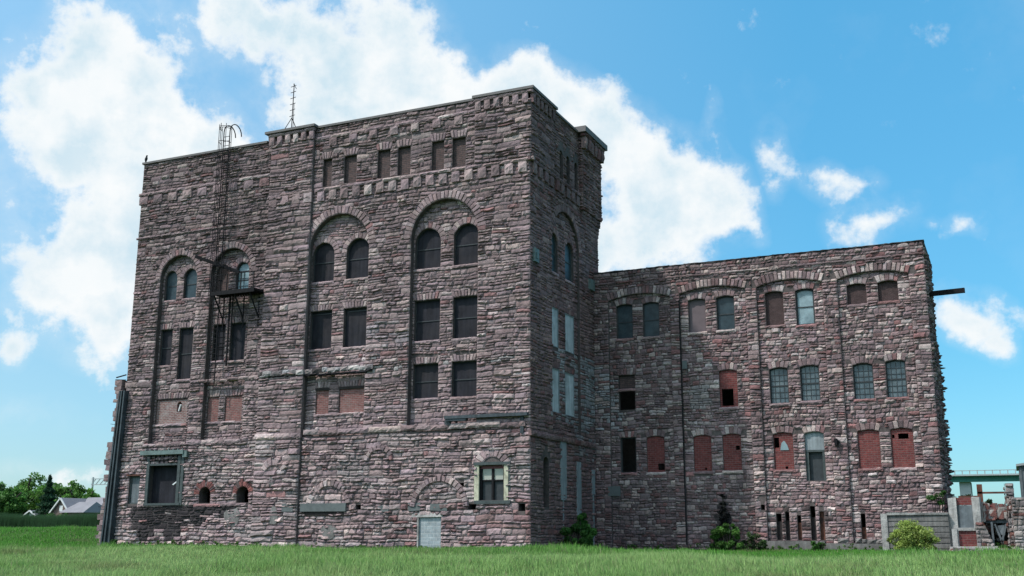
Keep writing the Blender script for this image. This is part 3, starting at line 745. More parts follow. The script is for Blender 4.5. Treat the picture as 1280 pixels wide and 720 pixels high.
slots = [Sh('r', -12.92, -12.62, 1.28, 2.78), Sh('r', -12.4, -12.17, 1.28, 2.87), Sh('r', -11.72, -11.5, 1.29, 2.69), Sh('r', -10.96, -10.68, 1.29, 3.2), Sh('r', -10.45, -10.19, 1.29, 2.9)]
sl3 = [Sh('r', -8.17, -7.93, 1.3, 2.76)]
for s_ in slots+sl3: s_.noring = True
for s, ws, ex in ((bays[0], W0, []), (bays[1], W1, []), (bays[2], W2, slots), (bays[3], W3, sl3)):
    m = MB(); allw = ws+ex
    sheet(m, FW, [(s.u0-.05, .1), (s.u1+.05, .1), (s.u1+.05, 16.75), (s.u0-.05, 16.75)], allw, RN, [.25]*len(ws)+[.4]*len(ex), 1)
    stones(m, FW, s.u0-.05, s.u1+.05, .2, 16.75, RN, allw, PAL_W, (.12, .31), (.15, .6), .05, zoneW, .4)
    for w in ws:
        if True: ring(m, FW, w, .42, RN, .045, PAL_W, 1.1)
    reparent(m.build('bay_panel', [M['stone'], M['mortar']]), Wg)
    m = MB(); ring(m, FW, s, .5, .01, .05, PAL_W, 1.05, 1, .12, .24); reparent(m.build('arch', M['stone']), Wg)
NW = RN-.2
def ww(sh, mat, name='window', **k): return window(Wg, FW, sh, NW, mat, name, sill=RN, pal=PAL_W, **k)
ww(W0[0], M['glass'], rails=[14.9], frame=M['frame']); ww(W0[1], M['glass'], rails=[14.9], frame=M['frame'])
ww(Sh('r', -22.44, -21.37, 10.55, 11.45), M['stonebrick'], 'bricked_window', label='upper brick infill above a black opening'); ww(W0[3], None, 'open_window')
def holed(sh, hs, label, mat=None):
    o = window(Wg, FW, sh, RN-.09, mat or M['redbrick'], 'bricked_window', hole=hs, label=label, sill=RN, pal=PAL_W)
holed(W0[4], [Sh('r', -20.02, -19.6, 5.45, 5.85)], 'red brick infill with a square hole low on the right')
ww(W1[0], M['mauveboard'], 'boarded_window'); ww(W1[1], M['glass'], rails=[14.9], frame=M['frame'])
holed(W1[2], [Sh('r', -15.86, -15.15, 9.22, 10.25)], 'red brick infill broken open low on the left')
holed(W1[3], [Sh('r', -17.08, -16.94, 5.4, 5.52)], 'red brick infill with a small chip')
holed(W1[4], [Sh('r', -15.15, -14.9, 6.55, 6.8)], 'red brick infill missing two bricks on the right')
ww(W2[0], M['brownboard'], 'bricked_window'); ww(W2[1], M['paleglass'], rails=[14.95], frame=M['frame'], fw=.09, label='pale hazy sash window with a torn curtain')
for s in (W2[2], W2[3], W3[2], W3[3]): ww(s, M['dirtypane'], rails=[(s.v0+s.v1)/2], frame=M['frame'], bars=(4, 6))
holed(W2[4], [Sh('r', -12.85, -12.55, 6.6, 7.2), Sh('r', -12.25, -12.1, 5.35, 5.5)], 'red brick infill with a broken upper corner')
m = MB(); m.add([FW(-12.5, 6.45, RN-.05), FW(-12.0, 6.45, RN-.05), FW(-12.08, 6.75, RN-.05), FW(-12.25, 7.0, RN-.05), FW(-12.4, 6.9, RN-.05)], [(0, 1, 2, 3, 4)]); reparent(m.build('broken_pane', M['paleglass']), Wg)
d = MB(); panel(d, FW, Sh('s', -11.05, -9.95, 6.4, 7.47, .12), NW+.06); dd = reparent(d.build('doorway', M['paleboard']), Wg); dd['label'] = 'high doorway with concrete head over a dark opening'
d = MB(); d.box(FW, -11.05, -10.88, 4.64, 6.4, NW, NW+.1); d.box(FW, -10.1, -9.95, 4.64, 6.4, NW, NW+.1); d.box(FW, -11.05, -9.95, 6.3, 6.42, NW, NW+.12); reparent(d.build('frame', M['greenframe']), dd)
d = MB(); d.box(FW, -10.88, -10.1, 4.64, 6.3, NW-.15, NW-.1); reparent(d.build('door', M['frame']), dd)
ww(W3[0], M['brownboard'], 'bricked_window'); ww(W3[1], M['brownboard'], 'bricked_window')
holed(W3[4], [], 'whole red brick infill'); holed(W3[5], [Sh('r', -6.18, -6.05, 6.95, 7.15), Sh('r', -5.85, -5.3, 6.9, 7.2)], 'red brick infill with a dark gap along the top')
for s in slots+sl3:
    m = MB(); m.box(FW, s.u0, s.u1, s.v0, s.v1-random.uniform(.0, .9), RN-.3, RN-.18, j=.03); reparent(m.build('rusty_slot', M['rust'] if random.random() < .5 else M['nearblack']), Wg)
m = MB(); m.box(FW, -5.28, -5.22, 3.0, 6.1, RN-.02, RN+.03)
m.box(FW, -14.0, -13.93, 0.8, 16.0, 0, .04); reparent(m.build('drainpipe', M['white']), Wg) if False else None
lpart('belt_course', FW, -23.9, WX1+.1, 17.42, 17.54, 0, .1, PAL_W, (1, 2), 0, .8, parent=Wg)
m = MB(); ledge(m, FW, -24.0, WX1+.1, 18.2, 18.3, -.3, .38, [((.05, .045, .045), 1)], (.8, 1.6), 0, 1, .01); m.box(FW, -24.0, WX1+.05, 18.15, 18.25, -.5, .02, (.05, .045, .045))
reparent(m.build('coping', M['stone']), Wg)
m = MB(); m.box(FW, -13.5, -10.2, .3, 1.22, RN, .25, j=.02); m.box(FW, -10.2, -6.9, .3, 1.1, RN, .22, j=.03)
ledge(m, FW, -9.5, -6.9, 1.1, 1.35, RN, .3, [((.4, .38, .37), 1), ((.2, .18, .18), 1)], (.25, .6), .1, 1, .05)
reparent(m.build('plinth', M['concrete']), Wg)
m = MB(); m.box(FW, -23.2, -22.4, 3.9, 4.5, .0, .06); m.box(FW, -18.2, -17.9, 11.6, 12.1, 0, .05); reparent(m.build('cement_patch', M['teal']), Wg)
# end wall, ragged towards the back
m = MB()
def topz(y): return 18.2-(y-65.23)*.05
sheet(m, FE, [(65.23, 0), (71.6, 0), (71.6, 12.5), (70.6, 14), (70.4, 17.9), (65.23, 18.2)], [], 0, 0, 1)
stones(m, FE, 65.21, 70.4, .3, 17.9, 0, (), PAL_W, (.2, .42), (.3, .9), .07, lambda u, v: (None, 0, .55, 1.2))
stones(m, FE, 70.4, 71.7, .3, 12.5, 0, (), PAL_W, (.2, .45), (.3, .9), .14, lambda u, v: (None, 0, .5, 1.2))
for i in range(60):
    v = random.uniform(2, 17.5); y = 70.3+(.0 if v > 12.5 else 1.2)
    m.box(FE, y-.3, y+random.uniform(.02, .22), v, v+random.uniform(.2, .6), -.4, random.uniform(0, .08), tone(PAL_W, .5), 0, .04)
m.box(FE, 65.3, 70.4, 18.0, 18.14, -.5, .1, (.08, .08, .08), 0)
reparent(m.build('end_wall', [M['stone'], M['mortar']]), Wg)
m = MB(); m.wbox(-24.0, -3.9, 70.0, 70.39, 0, 17.8, (.1, .08, .08)); m.wbox(-24.0, -3.9, 65.5, 70, 17.2, 17.4, (.06, .06, .06)); reparent(m.build('rear_wall', M['mortar']), Wg)
m = MB(); m.bar((-3.9, 67.4, 15.5), (-1.72, 67.2, 15.52), .2, h=.28); reparent(m.build('steel_beam', M['iron']), Wg)
m = MB(); m.box(FW, -18.32, -18.26, 1, 16, .01, .05); reparent(m.build('drainpipe', M['iron']), Wg)
m = MB(); m.box(FW, -9.3, -9.15, 6.6, 7.0, .0, .3); m.box(FW, -9.32, -9.05, 6.75, 6.9, .05, .2); reparent(m.build('iron_bracket', M['iron']), Wg)

# ================================================================== roof antenna and bird
an = thing('radio_antenna', 'thin radio mast with short crossbars on the roof behind the left pier', 'antenna', (-41.55, 55.6, 27.3))
m = MB(); m.bar((-41.55, 55.6, 27.2), (-41.5, 55.6, 30.9), .042); m.bar((-41.43, 55.6, 27.2), (-41.43, 55.6, 29.5), .025)
reparent(m.build('mast', M['iron']), an)
m = MB()
for i in range(6): m.bar((-41.75, 55.6, 28.6+i*.42), (-41.33, 55.6, 28.66+i*.42), .03)
m.bar((-41.3, 55.6, 30.5), (-41.55, 55.6, 30.9), .03); reparent(m.build('crossbar', M['iron']), an)
m = MB()
for x, y in ((-42.3, 55.4), (-40.9, 55.5), (-41.5, 56.6)): m.bar((x, y, 27.2), (-41.55, 55.6, 28.5), .035)
reparent(m.build('stay', M['iron']), an)
# bird: one continuous lathe body
m = MB(); prof = [(-.17, .012), (-.10, .03), (0, .075), (.10, .10), (.2, .095), (.28, .06), (.33, .062), (.38, .055), (.42, .02), (.43, .004)]
P = []
for h, r in prof:
    for k in range(10):
        t = 2*math.pi*k/10; lean = h*.35
        P.append((-53.35+r*math.cos(t)+lean*.4, 54.95+r*math.sin(t), 26.98+h*.95+.0))
F = [(i*10+k, i*10+(k+1) % 10, (i+1)*10+(k+1) % 10, (i+1)*10+k) for i in range(len(prof)-1) for k in range(10)]
m.add(P, F); m.bar((-53.28, 54.93, 27.34), (-53.16, 54.9, 27.33), .025); m.bar((-53.36, 54.95, 27.0), (-53.36, 54.95, 26.83), .02); m.bar((-53.32, 54.98, 27.0), (-53.32, 54.98, 26.83), .02)
tag(m.build('bird', M['bird'], smooth=True), 'small black bird perched on the far left parapet corner', 'bird')

# ================================================================== GROUND
def sst(a, b, x): t = np.clip((x-a)/(b-a), 0, 1); return t*t*(3-2*t)
def gz(x, y):
    x = np.asarray(x, float); y = np.asarray(y, float)
    z = .62*sst(24, 51, y-.12*x*0)
    left = sst(54, 74, -x)*sst(50, 72, y)
    z = z+1.25*left+sst(80, 150, y)*sst(40, 90, -x)*.9+sst(200, 600, y)*4
    z = z+.06*np.sin(x*.31+y*.17)+.05*np.sin(x*.13-y*.41)+.35*sst(54.5, 56.5, y)*sst(-60,-30,x)*0
    return z
def gz1(x, y): return float(gz(x, y))
def np_mesh(name, co, loops, starts, mat, tint=None, dom='POINT', smooth=False):
    me = bpy.data.meshes.new(name); me.vertices.add(len(co)); me.vertices.foreach_set('co', co.astype(np.float32).ravel())
    me.loops.add(len(loops)); me.loops.foreach_set('vertex_index', loops.astype(np.int32).ravel())
    me.polygons.add(len(starts)); me.polygons.foreach_set('loop_start', starts.astype(np.int32))
    me.update(calc_edges=True)
    if tint is not None:
        ca = me.color_attributes.new('tint', 'FLOAT_COLOR', 'POINT')
        ca.data.foreach_set('color', np.concatenate([tint, np.ones((len(tint), 1))], 1).astype(np.float32).ravel())
    me.materials.append(mat)
    if smooth: me.polygons.foreach_set('use_smooth', np.ones(len(starts), bool))
    me.validate(); o = bpy.data.objects.new(name, me); COL.objects.link(o); return o
gx = np.unique(np.concatenate([-np.geomspace(80, 3500, 26), np.arange(-130, 60, 1.6), np.geomspace(60, 3500, 26)]))
gy = np.unique(np.concatenate([-np.geomspace(20, 1500, 14), np.arange(-20, 130, 1.6), np.geomspace(130, 4000, 30)]))
XX, YY = np.meshgrid(gx, gy); nxx, nyy = len(gx), len(gy)
co = np.stack([XX.ravel(), YY.ravel(), gz(XX, YY).ravel()], 1)
i, j = np.meshgrid(np.arange(nxx-1), np.arange(nyy-1)); a = (j*nxx+i).ravel()
quads = np.stack([a, a+1, a+nxx+1, a+nxx], 1)
m_, nt, b = new_mat('meadow_ground'); g = nt.nodes.new('ShaderNodeNewGeometry').outputs['Position']
c = mixc(nt, remap(nt, noise(nt, g, .25, 6, .6), .35, .65, 0, 1), (.035, .085, .02), (.07, .13, .032))
c = mixc(nt, remap(nt, noise(nt, g, 3, 6, .7), .4, .7, 0, .7), c, (.025, .045, .015))
nt.links.new(c, b.inputs['Base Color']); b.inputs['Roughness'].default_value = 1; b.inputs['Specular IOR Level'].default_value = .1
bump(nt, b, noise(nt, g, 6, 5), .8, .1)
tag(np_mesh('ground', co, quads.ravel(), np.arange(len(quads))*4, m_, smooth=True), kind='structure')

def vnoise(x, y, s, seed=0):
    x = x/s+seed*17.3; y = y/s+seed*9.1
    xi = np.floor(x).astype(int); yi = np.floor(y).astype(int); fx = x-xi; fy = y-yi; fx = fx*fx*(3-2*fx); fy = fy*fy*(3-2*fy)
    h = lambda a, b: np.modf(np.abs(np.sin(a*127.1+b*311.7)*43758.5453))[0]
    return (h(xi, yi)*(1-fx)+h(xi+1, yi)*fx)*(1-fy)+(h(xi, yi+1)*(1-fx)+h(xi+1, yi+1)*fx)*fy
def blades(n, rmin, rmax, a0, a1):
    r = np.sqrt(rng.uniform(0, 1, n))*0+rng.uniform(rmin, rmax, n); th = rng.uniform(a0, a1, n)
    x = -r*np.sin(th); y = r*np.cos(th)
    keep = ~((x > UL-.1) & (x < UR+.1) & (y > 54.9) & (y < 66.4)) & ~((x > -24.1) & (x < -3.6) & (y > 65.1)) & ~((x < -54.1) & False)
    x, y = x[keep], y[keep]; n = len(x); r = np.hypot(x, y)
    nn = vnoise(x, y, 2.6, 1); n2 = vnoise(x, y, .6, 2); n3 = vnoise(x, y, 9, 3)
    nearwall = sst(50, 54, y)
    tuft = np.where(n2*nn > .52, 1.2, 1.0)*(1-.2*sst(49, 53, y))
    h = rng.uniform(.13, .38, n)*(.5+1.0*nn*n3+.55*n2)*tuft*(1-.25*nearwall)
    yaw = rng.uniform(0, 2*np.pi, n); w = rng.uniform(.006, .013, n)*(.6+r/55)
    lean = rng.uniform(.05, .5, n)*h; ld = rng.uniform(0, 2*np.pi, n)*.6+.6
    dx, dy = np.cos(yaw)*w, np.sin(yaw)*w; lx, ly = np.cos(ld)*lean, np.sin(ld)*lean
    z = gz(x, y)-.03
    P = np.empty((n, 5, 3))
    P[:, 0] = np.stack([x-dx, y-dy, z], 1); P[:, 1] = np.stack([x+dx, y+dy, z], 1)
    P[:, 2] = np.stack([x+dx*.8+lx*.35, y+dy*.8+ly*.35, z+h*.6], 1); P[:, 3] = np.stack([x-dx*.8+lx*.35, y-dy*.8+ly*.35, z+h*.6], 1)
    P[:, 4] = np.stack([x+lx, y+ly, z+h], 1)
    k = np.arange(n)*5
    L = np.stack([k, k+1, k+2, k+3, k+3, k+2, k+4], 1); S = np.stack([np.arange(n)*7, np.arange(n)*7+4], 1)
    # meadow colours: fresh green by the walls, paler seeding grass further out
    seed = np.clip((1-sst(44, 52, y+4*(vnoise(x, y, 6, 4)-.5)))*(.45+.8*vnoise(x, y, 5, 7)), 0, 1)
    seed = np.where(x < -50, seed*.6, seed)
    g1 = np.array([.06, .215, .022]); g2 = np.array([.125, .32, .045]); sd = np.array([.36, .47, .19])
    f = (rng.uniform(0, 1, n)*.6+.5*nn)[:, None]
    col = g1*(1-f)+g2*f; col = col*(1-seed[:, None]*.75)+sd*seed[:, None]*.75
    patch = (sst(.62, .8, vnoise(x, y, 4.2, 11)*.6+vnoise(x, y, 1.3, 12)*.4)*.6)[:, None]; col = col*(1-patch)+np.array([.20, .22, .09])*patch
    dry = (rng.uniform(0, 1, n) < .09)[:, None]; col = np.where(dry, np.array([.26, .27, .14]), col)
    col *= rng.uniform(.75, 1.2, n)[:, None]
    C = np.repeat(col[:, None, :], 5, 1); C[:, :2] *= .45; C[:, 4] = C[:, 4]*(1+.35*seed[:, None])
    return P.reshape(-1, 3), L.ravel(), S.ravel(), C.reshape(-1, 3)
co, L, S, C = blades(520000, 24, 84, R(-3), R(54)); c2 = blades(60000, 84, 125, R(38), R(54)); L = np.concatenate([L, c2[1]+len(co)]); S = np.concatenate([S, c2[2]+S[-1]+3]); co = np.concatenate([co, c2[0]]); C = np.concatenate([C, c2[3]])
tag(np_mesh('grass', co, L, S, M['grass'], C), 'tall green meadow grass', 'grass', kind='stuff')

# ------------------------------------------------------------------ foliage
def leaf_cloud(name, blobs, n, size, c1, c2, mat=None, clumps=40, squash=1, gap=.25):
    """leaf-sized faces scattered in clumps through the crown's volume"""
    bl = np.array([b[:3] for b in blobs], float); br = np.array([b[3:6] for b in blobs], float)
    vol = br.prod(1); k = rng.choice(len(bl), clumps, p=vol/vol.sum())
    d = rng.normal(size=(clumps, 3)); d /= np.linalg.norm(d, axis=1)[:, None]
    cc = bl[k]+d*br[k]*(rng.uniform(.35, 1, clumps)**.6)[:, None]
    cr = br[k].mean(1)*rng.uniform(.22, .46, clumps)
    shade = rng.uniform(.55, 1.25, clumps)
    q = rng.integers(0, clumps, n)
    e = rng.normal(size=(n, 3)); e /= np.linalg.norm(e, axis=1)[:, None]
    e *= (rng.uniform(0, 1, n)**.45)[:, None]
    p = cc[q]+e*cr[q][:, None]*np.array([1, 1, .8*squash])
    zmin = (bl[:, 2]-br[:, 2]).min()
    t1 = rng.normal(size=(n, 3)); t1 /= np.linalg.norm(t1, axis=1)[:, None]
    t2 = np.cross(t1, rng.normal(size=(n, 3))); t2 /= np.linalg.norm(t2, axis=1)[:, None]
    s = size*rng.uniform(.55, 1.3, n)[:, None]
    P = np.stack([p-t1*s, p-t2*s*.55, p+t1*s, p+t2*s*.55], 1)
    f = rng.uniform(0, 1, n)[:, None]; col = (np.array(c1)*(1-f)+np.array(c2)*f)*(shade[q]*(.8+.25*e[:, 2]))[:, None]
    C = np.repeat(col[:, None, :], 4, 1)
    return np_mesh(name, P.reshape(-1, 3), np.arange(n*4), np.arange(n)*4, mat or M['leaf'], C.reshape(-1, 3))
def trunk(x, y, z0, h, r, limbs=5, spread=1.5):
    m = MB(); m.bar((x, y, z0-.3), (x+.1, y, z0+h*.55), r*2, sides=7)
    for i in range(limbs):
        a = 2*math.pi*i/limbs+random.random(); s = random.uniform(.6, 1)*spread
        m.bar((x+.05, y, z0+h*random.uniform(.3, .5)), (x+math.cos(a)*s, y+math.sin(a)*s, z0+h*random.uniform(.65, .9)), r*.8, sides=5)
    return m.build('trunk', M['bark'])
def tree(name, label, x, y, h, w, n, size, c1, c2, group=None, cat='tree', clumps=46):
    z = gz1(x, y); t = thing(name, label, cat, (x, y, z), group)
    reparent(trunk(x, y, z, h, .035*h, 6, w*.5), t)
    bl = [(x, y, z+h*.55, w*.5, w*.5, h*.40), (x+w*.18, y, z+h*.72, w*.32, w*.32, h*.26), (x-w*.24, y, z+h*.6, w*.3, w*.3, h*.25), (x+w*.28, y, z+h*.42, w*.28, w*.28, h*.22)]
    reparent(leaf_cloud('crown', bl, n, size, c1, c2, clumps=clumps), t); return t
def bush(name, label, x, y, blobs, n, size, c1, c2, cat='bush', clumps=30, stems=7, group=None):
    z = gz1(x, y); t = thing(name, label, cat, (x, y, z), group)
    m = MB()
    for b in blobs:
        for i in range(stems):
            m.bar((x+b[0]*.5+random.uniform(-.1, .1), y+b[1], z-.1), (x+b[0]+random.uniform(-.6, .6)*b[3], y+b[1]+random.uniform(-.4, .4)*b[4], z+b[2]+random.uniform(.1, .8)*b[5]), .03)
    reparent(m.build('stem', M['bark']), t)
    reparent(leaf_cloud('leaves', [(x+b[0], y+b[1], z+b[2], b[3], b[4], b[5]) for b in blobs], n, size, c1, c2, clumps=clumps), t)
DG1, DG2 = (.05, .14, .03), (.10, .24, .05)
bush('shrub', 'round dark green shrub in the shady corner between tall block and wing', -23.1, 59.6, [(0, 0, .85, .75, 1.1, .9), (.1, -.9, .6, .6, .6, .6), (.1, .9, .9, .6, .8, .7), (0, .1, 1.7, .5, .6, .5)], 11000, .075, DG1, DG2)
bush('shrub', 'mid green shrub below the sooty streak on the wing wall', -15.6, 63.9, [(0, 0, .75, .8, .6, .75), (.2, 0, 1.2, .45, .4, .45), (-.5, 0, .5, .5, .45, .45), (.6, 0, .5, .5, .45, .5)], 9000, .065, (.07, .17, .035), (.14, .30, .06))
bush('shrub', 'thin low weedy shrub standing right of the mid green shrub', -14.3, 64.2, [(0, 0, .5, .65, .4, .6), (.7, .1, .35, .45, .3, .4)], 2200, .06, (.035, .08, .025), (.07, .13, .04), clumps=22)
bush('shrub', 'yellow-green round bush in sunlight before the concrete wall', -5.05, 60.2, [(0, 0, .75, .95, .8, .8), (-.55, -.1, .65, .65, .5, .6), (.65, 0, .65, .6, .5, .55), (.1, 0, 1.15, .6, .5, .5)], 15000, .05, (.30, .42, .08), (.5, .6, .18), clumps=130)
z_ = gz1(-15.9, 65); t = thing('creeper', 'blackish dead creeper tapering up the wing wall behind the mid green shrub', 'climbing plant', (-15.9, 65, z_))
reparent(leaf_cloud('leaves', [(-15.95, 65.1, z_+.9, .42, .12, 1.0), (-15.93, 65.1, z_+2.0, .28, .1, .9), (-15.98, 65.1, z_+2.9, .13, .08, .55)], 4200, .06, (.012, .012, .012), (.028, .026, .024), clumps=60), t)
m = MB()
for i_ in range(5): m.bar((-16.2+i_*.12, 65.05, z_-.1), (-15.97+random.uniform(-.05, .05), 65.1, z_+random.uniform(2, 3.3)), .035)
reparent(m.build('stem', M['bark']), t)
for k_, (bx, by, s, lab) in enumerate(((-10.6, 64.6, .35, 'small leafy weed against the plinth below the rusty slots'), (-53.0, 54.3, .32, 'weed clump at the foot of the steel column'), (-4.1, 64.4, .45, 'dark weed rooted on the masonry above the concrete wall'), (-.9, 62.5, .4, 'leafy weed in the dark broken doorway'))):
    z_ = gz1(bx, by)
    bush('weed', lab, bx, by, [(0, 0, s*(1.0 if k_ != 2 else 6.5), s, s, s), (s, 0, s*(.8 if k_ != 2 else 6.9), s*.7, s*.7, s*.7)], 700, .06, (.04, .11, .025), (.08, .2, .04), 'weed', 12, 4)
# ================================================================== RIGHT-HAND RUINS
t = thing('concrete_wall', 'low board-marked grey concrete wall against the wing, behind the yellow-green bush', 'wall', (-5, 62.3, .6))
m = MB(); m.wbox(-6.45, -3.35, 62.1, 62.4, .2, 2.62, j=.02)
for i in range(8): m.wbox(-6.4, -3.38, 62.06, 62.1, .35+i*.28, .58+i*.28, j=.012)
reparent(m.build('wall_face', M['concrete']), t)
m = MB(); m.wbox(-6.75, -6.42, 62.0, 62.45, .2, 2.68, j=.02); reparent(m.build('post', M['paleconcrete']), t)
m = MB(); m.wbox(-6.42, -3.38, 61.98, 62.5, 2.62, 2.72, j=.03); reparent(m.build('wall_cap', M['paleconcrete']), t)
t = thing('ruined_outbuilding', 'broken outbuilding of grey render, red brick and rubble right of the wing', 'building', (-2.2, 62.6, .6))
m = MB(); m.wbox(-3.35, -2.95, 62.3, 62.8, .3, 3.5, j=.04); m.wbox(-2.15, -1.78, 62.2, 62.7, 1.9, 3.5, j=.06); m.wbox(-3.2, -2.0, 62.25, 62.7, 1.82, 1.95, j=.02); m.wbox(-3.25, -3.02, 62.1, 62.4, .9, 1.9, j=.02)
m.wbox(-3.4, -1.1, 61.8, 62.4, .3, 1.02, j=.05); reparent(m.build('concrete_frame', M['paleconcrete']), t)
m = MB(); m.wbox(-2.97, -2.12, 62.4, 62.6, 1.95, 3.1, j=.01); reparent(m.build('rendered_panel', M['bluegrey']), t)
m = MB(); m.wbox(-3.04, -2.1, 62.35, 62.5, 1.0, 1.83); reparent(m.build('brick_panel', M['redbrick']), t)
m = MB(); m.wbox(-2.95, -2.15, 62.45, 62.6, 3.12, 3.5); m.wbox(-1.75, -.6, 62.9, 63.2, 2.45, 3.15, j=.04); reparent(m.build('brick_band', M['rust'] if False else M['redbrick']), t)
m = MB()
fz = Fr((0, 62.0, 0), (1, 0, 0), (0, -1, 0))
for v in np.arange(.8, 2.05, .2): stones(m, fz, -2.1+.0, -1.75+(2.1-v)*.45, v, v+.2, 0, (), P2, (.19, .2), (.15, .35), .045)
m.add([(-2.1, 62.02, .4), (-1.05, 62.02, .4), (-1.65, 62.02, 2.08), (-2.1, 62.02, 2.08)], [(0, 1, 2, 3)], (.2, .19, .18))
for i_ in range(40):
    x = random.uniform(-1.9, -.7); m.wbox(x, x+random.uniform(.1, .35), 62.7, 63.0, 2.3+random.uniform(0, .7), 2.45+random.uniform(.3, .8), random.choice(((.4, .36, .34), (.2, .09, .08), (.2, .18, .18))), 0, .05)
reparent(m.build('rubble', M['stone']), t)
m = MB(); m.wbox(-1.75, -.55, 62.9, 63.1, 2.2, 2.35, j=.01); m.wbox(-1.38, -1.28, 62.4, 62.6, .8, 2.25); m.wbox(-.6, -.5, 62.5, 62.7, .8, 2.25)
m.bar((-1.2, 62.6, 2.15), (-.9, 62.6, 1.2), .09); m.bar((-.65, 62.6, 2.15), (-.95, 62.6, 1.2), .09); m.wbox(-1.1, -.75, 62.7, 62.8, 1.6, 2.1, j=.04); reparent(m.build('doorway_timber', M['bluegrey']), t)
m = MB(); m.wbox(-3.3, -.4, 64.8, 65.0, .3, 3.0, (.03, .03, .03)); m.wbox(-1.8, -.4, 63.2, 64.8, 2.3, 2.4); reparent(m.build('dark_interior', M['nearblack']), t)
t = thing('steel_frame', 'rusty leftover steel posts and beam above the broken outbuilding', 'frame', (-1.9, 64, .6))
m = MB(); m.wbox(-1.95, -1.68, 64.2, 64.4, .4, 4.25); reparent(m.build('post', M['rust']), t)
m = MB(); m.wbox(-1.95, -.4, 64.2, 64.35, 3.75, 3.85); m.bar((-.7, 64.3, 2.9), (-.45, 64.3, 3.8), .1); m.wbox(-2.9, -1.95, 64.2, 64.35, 3.55, 3.65); reparent(m.build('beam', M['rust']), t)
def pillar(name, label, x0, x1, y, z1, taper=0):
    t = thing(name, label, 'pillar', ((x0+x1)/2, y+.3, .6)); m = MB()
    m.wbox(x0+.03, x1-.03, y+.03, y+.6, .3, z1-.05, (.22, .2, .2))
    f = Fr((0, y, 0), (1, 0, 0), (0, -1, 0)); stones(m, f, x0, x1, .4, z1, 0, (), P2, (.12, .4), (.12, .45), .045)
    f = Fr((x0, 0, 0), (0, -1, 0), (-1, 0, 0)); stones(m, f, -y-.6, -y, .4, z1, 0, (), P2, (.12, .4), (.15, .5), .05)
    reparent(m.build('masonry', M['stone']), t); return t
pillar('stone_pillar', 'tall slim crumbling masonry pillar beside the dark doorway', -.55, -.12, 62.3, 4.25)
pillar('stone_pillar', 'thick pale broken pillar at the right edge of the photo', -.32, .75, 61.2, 3.5)
t = thing('metal_shed', 'blue-grey corrugated metal shed standing behind the pale pillar at the right edge', 'shed', (2.5, 84, .6))
m = MB(); m.wbox(.25, 8, 84, 90, .4, 6.3)
for i_ in range(26): m.wbox(.3+i_*.3, .42+i_*.3, 83.94, 84, .4, 6.2)
reparent(m.build('wall', M['bluegrey']), t)
m = MB(); m.add([(.1, 83.8, 6.25), (8.2, 83.8, 7.3), (8.2, 90.2, 7.3), (.1, 90.2, 6.25), (.1, 83.8, 6.4), (8.2, 83.8, 7.5), (8.2, 90.2, 7.5), (.1, 90.2, 6.4)], [(0, 1, 5, 4), (1, 2, 6, 5), (2, 3, 7, 6), (3, 0, 4, 7), (4, 5, 6, 7), (3, 2, 1, 0)]); reparent(m.build('roof', M['bridgegrey']), t)
bush('shrub', 'dark scrub growing behind the rendered grey panel', -2.6, 66.2, [(0, 0, 2.6, .9, .6, .6), (-1, .3, 2.5, .6, .6, .5), (1.2, 0, 2.3, .7, .5, .7)], 2400, .09, (.015, .04, .015), (.03, .07, .02), clumps=26)
# fallen masonry in front of and behind the ruins
m = MB()
for i_ in range(260):
    q_ = random.random(); x = random.uniform(-3.3, .9); y = random.uniform(61.2, 61.9) if q_ < .35 else random.uniform(63, 66)
    z = gz1(x, y)+(.2 if q_ < .35 else random.uniform(.6, 1.9)); sz = random.uniform(.06, .22)
    fr_ = Fr((x, y, z), Vector((random.uniform(.5, 1), random.uniform(-.6, .6), 0)).normalized(), Vector((0, -1, 0)))
    m.box(fr_, -sz, sz, -sz*.3, sz*random.uniform(.4, .9), -sz, sz, random.choice(((.26, .24, .23), (.18, .16, .155), (.18, .08, .07), (.33, .31, .30))), 0, sz*.25)
tag(m.build('rubble', M['stone']), 'heap of fallen stones and bricks around the broken outbuilding', 'rubble', kind='stuff')
# bridge
t = thing('road_bridge', 'distant green steel girder bridge with pale railing beyond the ruins', 'bridge', (-8, 262, 3))
m = MB(); m.wbox(-60, 90, 258, 259, 12.9, 14.0); m.wbox(-60, 90, 257.8, 259.2, 12.8, 12.95)
for i_ in range(60): m.wbox(-60+i_*2.5, -59.85+i_*2.5, 257.85, 258, 12.9, 14.0)
reparent(m.build('girder', M['bridgegreen']), t)
m = MB(); m.wbox(-60, 90, 256.8, 268, 14.02, 14.35); m.wbox(-60, 90, 256.9, 257.1, 15.05, 15.2)
for i_ in range(100): m.wbox(-60+i_*1.5, -59.8+i_*1.5, 256.9, 257.1, 14.35, 15.1)
reparent(m.build('railing', M['bridgegrey']), t)
m = MB(); m.wbox(-11.3, -9.0, 259, 266, 0, 12.85); m.wbox(30, 33, 259, 266, 0, 12.85); m.wbox(-45, -42, 259, 266, 0, 12.85); reparent(m.build('pier', M['bridgegrey']), t)

